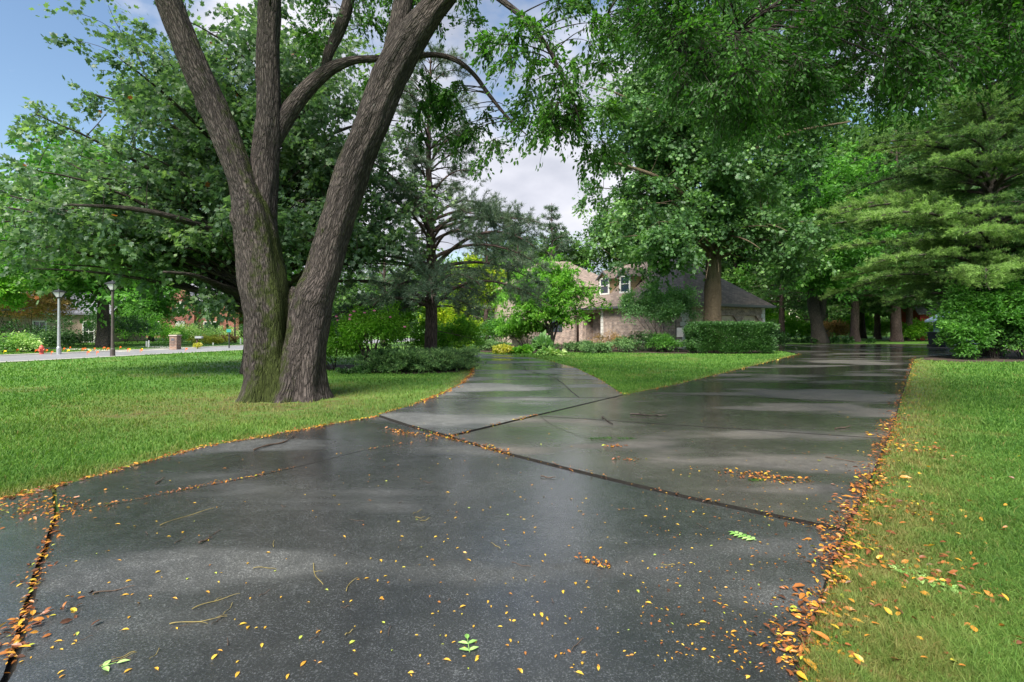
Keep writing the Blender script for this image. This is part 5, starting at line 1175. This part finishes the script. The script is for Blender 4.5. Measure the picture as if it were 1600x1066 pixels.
# beside the house
shrub('clipped_hedge', 'dense dark green clipped hedge in front of the tan trunk', G(1136, 552), (2.5, 1.0, 1.9), r, 100, .05, 'dark', stems=3, cat='hedge') if False else None
c = G(1140, 552.0); o = empty('clipped_hedge', tuple(c), 'dense dark green clipped hedge in front of the tan trunk', 'hedge'); m = MB(); n = 52000
hx, hy, hh = 2.15, .85, 1.62; q = r.uniform(-1, 1, (n, 3)); f = r.choice([1, 0, 2, 2, 2, 3, 4, 4], n); e = r.random(n) ** 2 * .14
q[f == 0, 0] = 1; q[f == 1, 0] = -1; q[f == 2, 1] = -1; q[f == 3, 1] = 1; q[f == 4, 2] = 1
pn = (np.abs(q) ** 7).sum(1) ** (1 / 7.0); nz = unit(np.sign(q) * (abs(q) > .999) + r.normal(size=(n, 3)) * .5)
P = q / pn[:, None] * (1 - e[:, None]); und = np.array([mnoise.noise(Vector((a * 2.6, b * 2, c_ * 1.9))) for a, b, c_ in P])
P = P * (1 + .19 * und + .03 * r.random(n) ** 6 * 3)[:, None] * (hx, hy, hh / 2) + (0, 0, hh / 2 + .03) + c; P[:, 2] = np.maximum(P[:, 2], .04); und = und * .1
leaves(m, P, nz + (0, 0, .5), r.normal(size=(n, 3)), .085 * r.uniform(.6, 1.3, n), T_DIAMOND, np.clip(.45 + .28 * r.normal(size=n) + und * 2, 0, .97)); m.build('foliage', 'dark', o)
m = MB(); 
for k in range(9): a = c + (-1.9 + k * .47, r.normal() * .2, -.03); m.tube(np.array([a, a + (r.normal() * .1, 0, .7), a + (r.normal() * .2, 0, 1.4)]), [.03, .025, .01], 5)
m.build('stems', 'bark', o)
shrub('hedge_end_bush', 'looser dark bush joined to the right end of the hedge', G(1208, 547), (1.1, 1.0, 1.5), r, 4500, .11, 'dark', stems=4)
shrub('small_tree', 'feathery small tree screening the brick wall left of the hedge', G(1033, 549), (3.0, 1.6, 4.5), r, 20000, .12, 'feather', stems=14, lift=.9, lobes=16, fill=.3, bmat='bark')
shrub('dark_bush', 'dark low bush at the foot of the feathery tree', G(1000, 549.5), (1.7, 1.0, 1.2), r, 5000, .10, 'dark', stems=6)
shrub('dark_bush', 'mid green bush between feathery tree and meter box', G(1040, 550.5), (1.1, .8, 1.15), r, 3000, .10, 'green', stems=6)
shrub('reddish_bush', 'clipped brownish bush under the front door of the house', G(950, 549), (1.3, .9, 1.35), r, 3000, .08, 'rust', stems=6)
shrub('grey_bush', 'low grey-green bush between the reddish one and the dark one', G(972, 550.5), (1.0, .7, .8), r, 2500, .08, 'juniper', stems=4)
for px, py, rx, lb in ((903, 549.5, 1.7, 'flat juniper spread before the dark house entrance'), (770, 548, 1.5, 'flat juniper at the bend of the left drive'), (930, 552, 1.0, 'short juniper right of the entrance one')):
    shrub('creeping_juniper', lb, G(px, py), (rx, .8, .62), r, 4200, .09, 'juniper', stems=4, cat='juniper')
# the small light-green tree by the entrance and shrubs near it
b0 = G(862, 549)
broadleaf('dogwood_tree', 'small bright green tree on thin dark stems before the house entrance', b0, 6.2, [(0, 0, 3.8, 2.9, 1.8, 1.7), (-2.2, 0, 3.0, 1.6, 1.3, 1.3), (2.7, 0.3, 3.0, 1.5, 1.2, 1.2), (-.4, 0, 4.8, 1.5, 1.3, 1.0), (1.5, 0, 2.3, 1.2, 1.0, .8), (-.9, -.2, 4.2, 1.4, 1.2, 1.0)], .10, r, nb=50, ns=7, nl=50, leaf=.17, lmat='bright', crown_z=1.3, clump_r=.42,
          extra_limbs=[(at(b0, (862, 535, 0), (855, 510, 0), (848, 480, 0), (846, 450, 0)), (.08, .07, .05, .03)), (at(b0, (864, 535, 0), (872, 505, 0), (880, 480, 0)), (.07, .05, .03))], tmpl=T_LEAF, droop=.4)
shrub('spreading_shrub', 'spreading glossy shrub over the pale stone wall', G(822, 547), (2.1, 1.2, 1.9), r, 4800, .16, 'bright', stems=10, lift=.7, flat=.4, tmpl=T_LEAF)
shrub('upright_shrub', 'taller mid green shrub left of the pale stone wall', G(785, 545), (1.6, 1.1, 2.6), r, 5000, .14, 'green', stems=9, tmpl=T_LEAF)
shrub('screening_tree', 'loose yellow-green small tree left of the dogwood hiding the brick front', G(836, 543), (3.0, 1.4, 6.6), r, 11000, .17, 'bright', stems=8, lift=.8, cat='tree', flat=.4)
shrub('mottled_shrub', 'mottled olive shrub behind the flat juniper at the bend', G(763, 542), (1.4, 1.0, 1.9), r, 3600, .11, 'juniper', stems=7)
shrub('golden_shrub', 'golden yellow shrub at the end of the left drive', G(738, 541), (1.5, 1.1, 2.3), r, 3600, .13, 'lime', stems=7)
shrub('golden_shrub', 'low golden cover at the verge of the left drive end', G(735, 546), (1.3, .5, .5), r, 1800, .1, 'lime', stems=0)
shrub('golden_tree', 'tall golden tree glowing behind the dark pine boughs', G(742, 534), (3.6, 2.2, 9.0), r, 7500, .26, 'lime', stems=9, lift=1.5, lobes=14, cat='tree')
shrub('golden_tree', 'golden tree seen low between the pine trunk and the shrub bed', G(700, 536), (3.0, 2.0, 4.5), r, 5000, .24, 'lime', stems=7, cat='tree')
shrub('hosta', 'variegated hosta clump beside the drive lawn', G(858, 555.5), (1.1, .6, .34), r, 1400, .2, 'hosta', stems=0, tmpl=T_LEAF, cat='hosta', droop=.6)
shrub('yellow_hosta', 'bright yellow hosta clump at the kink of the drive edge', G(789, 552.5), (.85, .6, .48), r, 1300, .17, 'yellow', stems=0, tmpl=T_LEAF, cat='hosta', droop=.6)
shrub('daylily_clump', 'pale grassy clump between the two hostas', G(818, 553), (.7, .4, .4), r, 900, .2, 'bright', stems=0, cat='perennial')
shrub('grass_clump', 'tall wispy ornamental grass below the small bright tree', G(848, 551), (.6, .4, .7), r, 700, .3, 'feather', stems=0, cat='ornamental grass', flat=1.6, droop=-.5)
# right side
shrub('large_shrub', 'large glossy broad-leaved shrub at the right end of the drive', G(1556, 561), (2.5, 1.8, 4.2), r, 20000, .15, 'green', stems=12, tmpl=T_LEAF, lobes=26, flat=.6, fill=.25)
shrub('large_shrub', 'taller dark shrub against the right edge under the layered conifer', G(1610, 559), (3.3, 2.0, 7.0), r, 20000, .18, 'dark', stems=10, tmpl=T_LEAF, lobes=16)
shrub('ivy_column', 'dark ivy column climbing the trunk of the layered conifer', G(1550, 556), (.85, .85, 9), r, 9000, .10, 'dark', stems=5, cat='ivy', lobes=16, fill=.7)
shrub('small_shrub', 'small leafy shrub on the lawn corner beside the drive', G(1516, 562), (1.5, 1.0, 2.1), r, 6500, .13, 'green', stems=6, tmpl=T_LEAF)
shrub('low_shrub', 'low dark shrub at the right edge filling the bed before the tall one', G(1592, 561), (2.0, 1.1, 2.0), r, 8000, .13, 'dark', stems=5, tmpl=T_LEAF)
shrub('ground_cover', 'dark ground cover round the forked tree', G(1290, 536.5), (6.0, 1.6, .55), r, 5200, .16, 'dark', stems=0, cat='ground cover')
shrub('rust_shrub', 'rounded rust-brown shrub just right of the forked tree', G(1300, 531), (2.6, 1.5, 2.3), r, 3200, .2, 'rust', stems=5)
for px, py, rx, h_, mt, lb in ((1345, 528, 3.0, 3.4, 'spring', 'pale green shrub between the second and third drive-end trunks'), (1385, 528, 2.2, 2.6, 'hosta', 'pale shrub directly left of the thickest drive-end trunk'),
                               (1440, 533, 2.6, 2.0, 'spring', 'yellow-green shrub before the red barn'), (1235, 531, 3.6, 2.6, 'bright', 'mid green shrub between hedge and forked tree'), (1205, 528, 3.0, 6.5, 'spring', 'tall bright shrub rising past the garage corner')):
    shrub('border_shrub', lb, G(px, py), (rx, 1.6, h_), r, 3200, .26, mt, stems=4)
# beyond the road
o = shrub('rust_tree', 'layered rust-brown tree before the bungalow', G(40, 545), (3.9, 2.2, 4.4), r, 9500, .14, 'rust', stems=10, lift=1.3, lobes=13, flat=.18, cat='tree', droop=.3)
shrub('edge_tree', 'light green leafy tree at the very left edge', G(-8, 548), (1.7, 1.6, 5.6), r, 6500, .18, 'bright', stems=8, lift=1.4, cat='tree', flat=.35)
shrub('hydrangea', 'pale flowering hydrangea at the left edge by the road', G(2, 551), (3.2, 1.4, 1.25), r, 4500, .13, 'hosta', stems=4)
shrub('hydrangea', 'green hydrangea left of the hydrant', G(33, 549.5), (1.3, 1.0, .8), r, 2400, .12, 'green', stems=4)
for i, (px, py, rx, h_, mt, lb) in enumerate(((30, 538, 3.0, 2.1, 'dark', 'dark bush before the bungalow at the left'), (68, 540, 2.2, 1.0, 'juniper', 'low grey-green bush under the bungalow wall'), (88, 541, 2.6, .9, 'dark', 'dark low bush left of the pale lamp post'),
        (110, 540, 3.0, 1.2, 'juniper', 'grey-green bush right of the pale lamp post'), (135, 537, 4.2, 4.0, 'dark', 'high dark bush between lamp post and thick trunk'), (195, 538, 3.4, 2.6, 'dark', 'dark round bush right of the flag'), (215, 536, 3.0, 3.6, 'green', 'tall green bush behind the dark round one'),
        (245, 535, 4.2, 2.0, 'bright', 'long light green bush left of the brick pillar'), (265, 536, 1.4, 1.6, 'bright', 'small light bush touching the brick pillar'), (286, 535, .9, 1.9, 'lime', 'small golden cone bush right of the brick pillar'),
        (303, 535, 2.4, 1.6, 'hosta', 'pale bush under the left white windows'), (318, 534, 1.8, 2.1, 'juniper', 'round grey-green bush behind the mailbox'), (345, 533, 2.8, 1.4, 'hosta', 'pale flowering bush below the right white windows'),
        (330, 537, 2.4, .7, 'yellow', 'low yellow flowers before the brick house'), (350, 536, 2.0, .7, 'rust', 'low reddish flowers left of the distant lamp'), (375, 530, 5.0, 1.8, 'dark', 'dark hedge-like bush behind the distant lamp'), (308, 545.5, .25, .45, 'yellow', 'yellow flowers at the mailbox foot'))):
    shrub('garden_bush', lb, G(px, py), (rx, min(rx, 1.6), h_), r, int(900 + 500 * rx), .15 if rx > 1 else .07, mt, stems=3, cat='bush')

# ================================================================== LEAF LITTER, TWIGS
r = RNG(201)
def litter(name, n, lines, wd, size, mt, label, zf, side=0, bias=0.0, seed=0, pw=1.0, clusters=0):
    P = []; W_ = []
    for ln, dens in lines:
        Q = np.array(ln); seg = np.linalg.norm(np.diff(Q, axis=0), axis=1); dist = np.hypot(*((Q[:-1] + Q[1:]) / 2).T); wt = seg / dist ** pw * dens
        for i_ in range(len(seg)): P.append((Q[i_], Q[i_ + 1])); W_.append(wt[i_])
    W_ = np.array(W_); W_ /= W_.sum(); ch = r.choice(len(P), n, p=W_); t = r.random(n)
    a = np.array([P[c_][0] for c_ in ch]); b = np.array([P[c_][1] for c_ in ch]); nv = unit(b - a); nv = np.stack([-nv[:, 1], nv[:, 0]], 1)
    p = a + (b - a) * t[:, None]
    k = np.array([mnoise.noise(Vector((q[0] * 2.3, q[1] * 2.3, seed))) for q in p]); ww = wd * (0.45 + 1.6 * np.clip(k + .25, 0, 1))
    keep = r.random(n) < np.clip(.35 + 1.6 * (k + .3), .12, 1); p = p + nv * (r.normal(size=n) * ww + bias)[:, None]; p = p[keep]; m_ = len(p)
    z = zf(p) + r.random(m_) * .018 + .004; az = r.random(m_) * 6.283
    Y = np.stack([np.cos(az), np.sin(az), r.normal(size=m_) * .22], 1); Nn = np.stack([r.normal(size=m_) * .45, r.normal(size=m_) * .45, np.ones(m_)], 1)
    mb = MB(); dd = np.hypot(p[:, 0], p[:, 1]); S = size * (.45 + .85 * r.random(m_) ** 1.4) * np.where(r.random(m_) < .05, 1.7, 1) * (1 + .02 * dd)
    T_ = T_LEAF[0].copy(); T_[:, 0] *= .85; leaves(mb, np.c_[p, z], Y, Nn, S, (T_, T_LEAF[1]), np.clip(r.random(m_) ** 1.1, 0, 1)); return tag(mb.build(name, mt), label, kind='stuff')
def zdrive(p):
    z = np.zeros(len(p))
    for pl, h_ in zip(drive_polys, (.050, .044, .036, .070, .067)): z = np.where(inside(pl, p[:, 0], p[:, 1]), h_, z)
    return np.where(z == 0, .02, z)
litter('leaf_litter', 4600, [(([(-4.67, 3.93)] + lawn_edge), 1.0), (branch_left[:8], 1.3)], .045, .038, 'litter', 'orange brown leaf litter along the lawn edge', zdrive, seed=1, bias=-.0)
litter('leaf_litter', 2700, [(right_near[:-2][::-1], 1.0), (right_edge[:4], .8)], .075, .042, 'litter', 'orange and yellow leaf litter along the right edge of the drive', zdrive, seed=2)
litter('leaf_litter', 1200, [(right_edge, 1.0)], .07, .04, 'litter', 'leaf litter along the far right edge of the drive', zdrive, seed=3)
litter('leaf_litter', 1500, [(tri_right, 1.0), (branch_far[-5:], .5)], .06, .035, 'litter', 'leaf litter around the lawn wedge', zdrive, seed=4)
litter('leaf_litter', 1000, [(j_main[1:4], 1.6), (j_main[3:], .22), ([tuple(G(702, 690)[:2]), tuple(G(840, 655)[:2])], 1.3)], .020, .028, 'litter', 'leaf litter caught in the joints', zdrive, seed=5)
litter('leaf_litter', 420, [(j_left[:5], 1.0), (j_left[5:], .4)], .018, .024, 'litter', 'leaf litter in the left joint', zdrive, seed=6)
litter('leaf_litter', 300, [(j_cross[:3], 1.0)], .022, .03, 'litter', 'leaf litter in the cross joint', zdrive, seed=7)
# clumps where the joints meet
def clump(px, py, n, rx, ry, size, mt, name, label, cat, rot=0.0, zz=None):
    c = G(px, py); q = r.normal(size=(n, 2)) * (rx, ry) * .5; ca, sa = math.cos(rot), math.sin(rot); p = np.stack([c[0] + q[:, 0] * ca - q[:, 1] * sa, c[1] + q[:, 0] * sa + q[:, 1] * ca], 1)
    z = zdrive(p) + r.random(n) * .02 + .004; az = r.random(n) * 6.283; mb = MB()
    leaves(mb, np.c_[p, z], np.stack([np.cos(az), np.sin(az), r.normal(size=n) * .3], 1), np.stack([r.normal(size=n) * .5, r.normal(size=n) * .5, np.ones(n)], 1), size * r.uniform(.6, 1.2, n), T_LEAF, r.random(n)); 
    return tag(mb.build(name, mt), label, cat, kind='stuff')
clump(70, 800, 230, .5, .26, .036, 'litter', 'leaf_heap', 'heap of straw-coloured leaves at the left lawn corner joint', 'leaf heap', -.3)
clump(1190, 757, 150, .46, .14, .042, 'litter', 'leaf_heap', 'heap of brown leaves in the middle of the right slab', 'leaf heap', -.45)
clump(960, 707, 34, .16, .07, .04, 'litter', 'leaf_heap', 'small clump of brown leaves left of the big heap', 'leaf heap')
clump(980, 729, 26, .2, .05, .035, 'litter', 'leaf_heap', 'thin smear of brown leaves just above the main joint', 'leaf heap')
clump(932, 894, 40, .12, .05, .03, 'litter', 'leaf_heap', 'brown scale-like cluster on the near slab centre', 'leaf heap', -.5)
clump(640, 683, 110, .5, .1, .04, 'litter', 'leaf_heap', 'leaves heaped on the strip before the slab corner', 'leaf heap', -.6)
clump(45, 1000, 70, .2, .25, .045, 'litter', 'leaf_heap', 'leaf heap in the cross joint at the bottom left', 'leaf heap')
clump(1440, 705, 130, .3, .7, .045, 'litter', 'leaf_heap', 'bare patch with brown leaves in the right lawn', 'leaf heap')
clump(1460, 905, 150, .5, .45, .05, 'litter', 'leaf_heap', 'thatch with orange leaves in the near right lawn', 'leaf heap')
clump(1420, 800, 110, .5, .3, .05, 'litter', 'leaf_heap', 'orange leaves caught in the grass beside the main joint', 'leaf heap')
# scattered small leaves: the nearest ones are individuals
tm = []
for k in range(5):
    m = MB(); T_ = T_LEAF[0].copy() * (.8 + .1 * k, 1, 1.4); m.add(T_ - (0, .5, -.02), [np.array(T_LEAF[1])], [.1, .35, .55, .75, .97][k]); m.tube(np.array([(0, -.5, .03), (.02, -.72, .02)]), [.012, .008], 4, tint=.3, cap=False)
    ob = m.build('fallen_leaf', 'yleaf' if k < 4 else 'yleaf'); tm.append(ob)
spots = []
def scatter(polyid, n, lim, rr_):
    res = []
    while len(res) < n:
        px, py = rr_.uniform(10, 1420), 640 + 440 * rr_.random() ** .8; c = G(px, py)[:2]; x = np.array([c[0]]); y = np.array([c[1]])
        hit = [i_ for i_, pl in enumerate(drive_polys) if inside(pl, x, y)[0]]
        if hit and (lim is None or lim(px, py)): res.append((c[0], c[1], (.050, .044, .036, .070, .067)[hit[0]]))
    return res
rr = RNG(301); spots = scatter(0, 285, lambda a, b: b > 700 or rr.random() < .5, rr)
for i, (x, y, z) in enumerate(spots):
    o = tm[i] if i < 5 else tm[rr.choice(5, p=[.1, .2, .3, .33, .07])].copy()
    if i >= 5: col.objects.link(o)
    s = .014 + .022 * rr.random() ** 1.6; o.location = (x, y, z + .003); o.scale = (s, s, s); o.rotation_euler = (rr.normal() * .12, rr.normal() * .12, rr.random() * 6.283)
    tag(o, 'small yellow leaf lying loose on the wet driveway slabs', 'leaf', 'small yellow leaves scattered over the driveway')
# further ones, and leaves drifting near the right edge
def scat_mass(n, poly_px, size, seed, mt='yleaf'):
    q = RNG(seed); p = []
    while len(p) < n:
        px, py = q.uniform(poly_px[0], poly_px[2]), q.uniform(poly_px[1], poly_px[3]); c = G(px, py)[:2]
        if any(inside(pl, c[:1], c[1:2])[0] for pl in drive_polys) and q.random() < .2 + .8 * math.exp(-dist_line(right_near[:-1][::-1] + right_edge, c[:1], c[1:2])[0] / .5): p.append(c)
    p = np.array(p); az = q.random(n) * 6.283; mb = MB()
    leaves(mb, np.c_[p, zdrive(p) + .004], np.stack([np.cos(az), np.sin(az), q.normal(size=n) * .1], 1), np.stack([q.normal(size=n) * .2, q.normal(size=n) * .2, np.ones(n)], 1), size * q.uniform(.5, 1.2, n), T_LEAF, q.random(n)); tag(mb.build('leaf_litter', mt), 'loose tiny leaves over the drive', kind='stuff')
scat_mass(380, (560, 565, 1420, 1066), .022, 5); scat_mass(420, (1000, 600, 1420, 1066), .02, 6, 'litter')
# orange leaves lying in the right lawn
q = RNG(8); n = 620; px = q.uniform(1290, 1650, n); py = q.uniform(650, 1066, n); d = CAMZ * F / (py - HY); p = np.stack([(px - 800) / F * d, d], 1); ok = ~np.any([inside(pl, p[:, 0], p[:, 1]) for pl in drive_polys], axis=0) & (q.random(n) < np.exp(-dist_line(right_near[:-1][::-1] + right_edge, p[:, 0], p[:, 1]) / .6)); p = p[ok]; n = len(p); az = q.random(n) * 6.283; mb = MB()
leaves(mb, np.c_[p, .03 + .04 * q.random(n)], np.stack([np.cos(az), np.sin(az), q.normal(size=n) * .3], 1), np.stack([q.normal(size=n) * .5, q.normal(size=n) * .5, np.ones(n)], 1), .042 * q.uniform(.6, 1.2, n), T_LEAF, q.random(n)); tag(mb.build('leaf_litter', 'litter'), 'leaves caught in the right lawn', kind='stuff')
# twigs
q = RNG(9); nt_ = 0
def twig(pxs, w2, mt, name, label, cat='twig', group=None, z=.004, side=()):
    P = [G(*p) for p in pxs]; P = [np.array((a[0], a[1], float(zdrive(np.array([a[:2]]))[0]) + z + w2 / 2)) for a in P]
    m = MB(); Q = resample(P, 14); Q[:, 2] += .004 * np.sin(np.linspace(0, 9, 14)); m.tube(Q, np.linspace(w2 / 2, w2 / 4, 14) * (1 + .2 * q.normal(size=14)), 6)
    for t, ln, a in side:
        o_ = Q[int(t * 13)]; di = unit(Q[-1] - Q[0]); ca, sa = math.cos(a), math.sin(a); e = o_ + np.array((di[0] * ca - di[1] * sa, di[0] * sa + di[1] * ca, .02)) * ln; m.tube(np.array([o_, (o_ + e) / 2 + (0, 0, .004), e]), [w2 / 3, w2 / 4, w2 / 8], 5)
    return tag(m.build(name, mt), label, cat, group)
twig([(396, 711), (420, 703), (445, 697), (460, 687)], .022, 'twig', 'fallen_stick', 'curved brown stick lying along the left lawn edge', 'stick', side=((.6, .1, .6),))
twig([(985, 655), (1010, 657), (1042, 657)], .03, 'bark', 'fallen_stick', 'lichen-grey stick lying across the right slab', 'stick', side=((.2, .12, .5), (.7, .1, -.6)))
twig([(941, 660), (950, 667), (957, 672)], .03, 'bark', 'fallen_stick', 'short thick stick left of the grey one', 'stick')
twig([(845, 754), (858, 756), (868, 756)], .014, 'twig', 'fallen_stick', 'short dark stick just below the main joint', 'stick')
twig([(1305, 679), (1318, 677), (1330, 675)], .02, 'twig', 'fallen_stick', 'dark stick near the right drive edge', 'stick', side=((.5, .1, .8),))
twig([(1290, 725), (1330, 732), (1385, 731)], .012, 'twig', 'fallen_stick', 'long thin stick reaching into the right lawn', 'stick')
twig([(311, 863), (322, 857), (331, 854)], .014, 'twig', 'fallen_stick', 'short thick brown stick left of the near slab centre', 'stick')
twig([(145, 944), (180, 938), (210, 932)], .008, 'twig', 'fallen_stick', 'straight brown stick at the left of the near slab', 'stick')
twig([(243, 765), (250, 760), (257, 755)], .014, 'twig', 'fallen_stick', 'small dark stick on the left strip slab', 'stick')
twig([(300, 969), (330, 957), (375, 944)], .005, 'straw', 'dry_stem', 'yellowish stem with small leaves left of slab centre', 'stem', side=((.5, .05, .5),))
twig([(265, 993), (320, 987), (355, 981)], .005, 'straw', 'dry_stem', 'longest yellowish stem at the lower left', 'stem', side=((.5, .07, -.5), (.8, .05, .4)))
twig([(250, 833), (290, 818), (335, 805)], .005, 'straw', 'dry_stem', 'faint yellow stem at the upper left of the near slab', 'stem')
twig([(395, 903), (415, 901), (433, 905)], .005, 'straw', 'dry_stem', 'short pale stem left of the forked one', 'stem')
twig([(490, 895), (492, 912), (505, 930)], .005, 'straw', 'dry_stem', 'forked pale stem near the centre of the near slab', 'stem', side=((.4, .05, 1.2),))
twig([(541, 940), (546, 927), (560, 918)], .005, 'straw', 'dry_stem', 'hooked pale stem right of the forked one', 'stem')
for k in range(34):
    while True:
        px, py = q.uniform(90, 1250), q.uniform(720, 1060); c = G(px, py)[:2]
        if inside(slab_near, c[:1], c[1:2])[0]: break
    a = q.random() * 6.28; L_ = q.uniform(.04, .13); bnd = q.normal() * .35; pts = []
    for t in (-.5, 0, .5): aa = a + bnd * t; cc = c + np.array([math.cos(aa), math.sin(aa)]) * L_ * t; pts.append((800 + cc[0] / cc[1] * F, HY + CAMZ * F / cc[1]))
    twig(pts, q.uniform(.0025, .006), 'twig' if q.random() < .65 else 'straw', 'twig', 'thin curved twig lying on the near slab', 'twig', 'thin twigs scattered over the near slab')
# green sprigs
def sprig(px, py, rot, L_, n, size, label, mt='gleaf'):
    c = G(px, py, .05); c[2] = zdrive(np.array([c[:2]]))[0] + .004; m = MB(); di = np.array([math.cos(rot), math.sin(rot), 0]); la = np.array([-di[1], di[0], 0]); c = c + (0, 0, .004)
    m.tube(np.array([c - di * L_ / 2, c, c + di * L_ / 2]) + (0, 0, .004), [.0022, .002, .001], 5, tint=.5); P = []; Y = []
    for k in range(n):
        for s in (-1, 1): P.append(c + di * L_ * (k / n - .35)); Y.append(la * s + di * .45 + (0, 0, .08))
    P.append(c + di * L_ / 2); Y.append(di); leaves(m, np.array(P), np.array(Y), np.tile((0., 0., 1.), (len(P), 1)), np.full(len(P), size), T_LEAF, r.random(len(P))); return tag(m.build('leaf_sprig', mt), label, 'leaf sprig')
sprig(1165, 841, 2.2, .15, 5, .055, 'pale green feather-shaped leaf sprig on the near slab right of centre')
sprig(732, 1012, 1.75, .10, 2, .05, 'yellow-green leaf on its stalk at the bottom centre', 'gleaf')
sprig(935, 688, .2, .28, 5, .06, 'green leafy sprig at the left of the right slab', 'over')
sprig(975, 688, 0, .2, 4, .05, 'small green sprig beside the bigger one', 'over')
sprig(170, 1043, .6, .05, 1, .05, 'green leaf lying at the lower left corner')
sprig(1180, 754, .3, .16, 4, .05, 'green sprig on the brown leaf heap', 'over')
sprig(1415, 885, .1, .2, 4, .09, 'wilted pale green frond in the right lawn')
sprig(1460, 905, -.9, .2, 4, .08, 'second wilted frond lower in the right lawn')
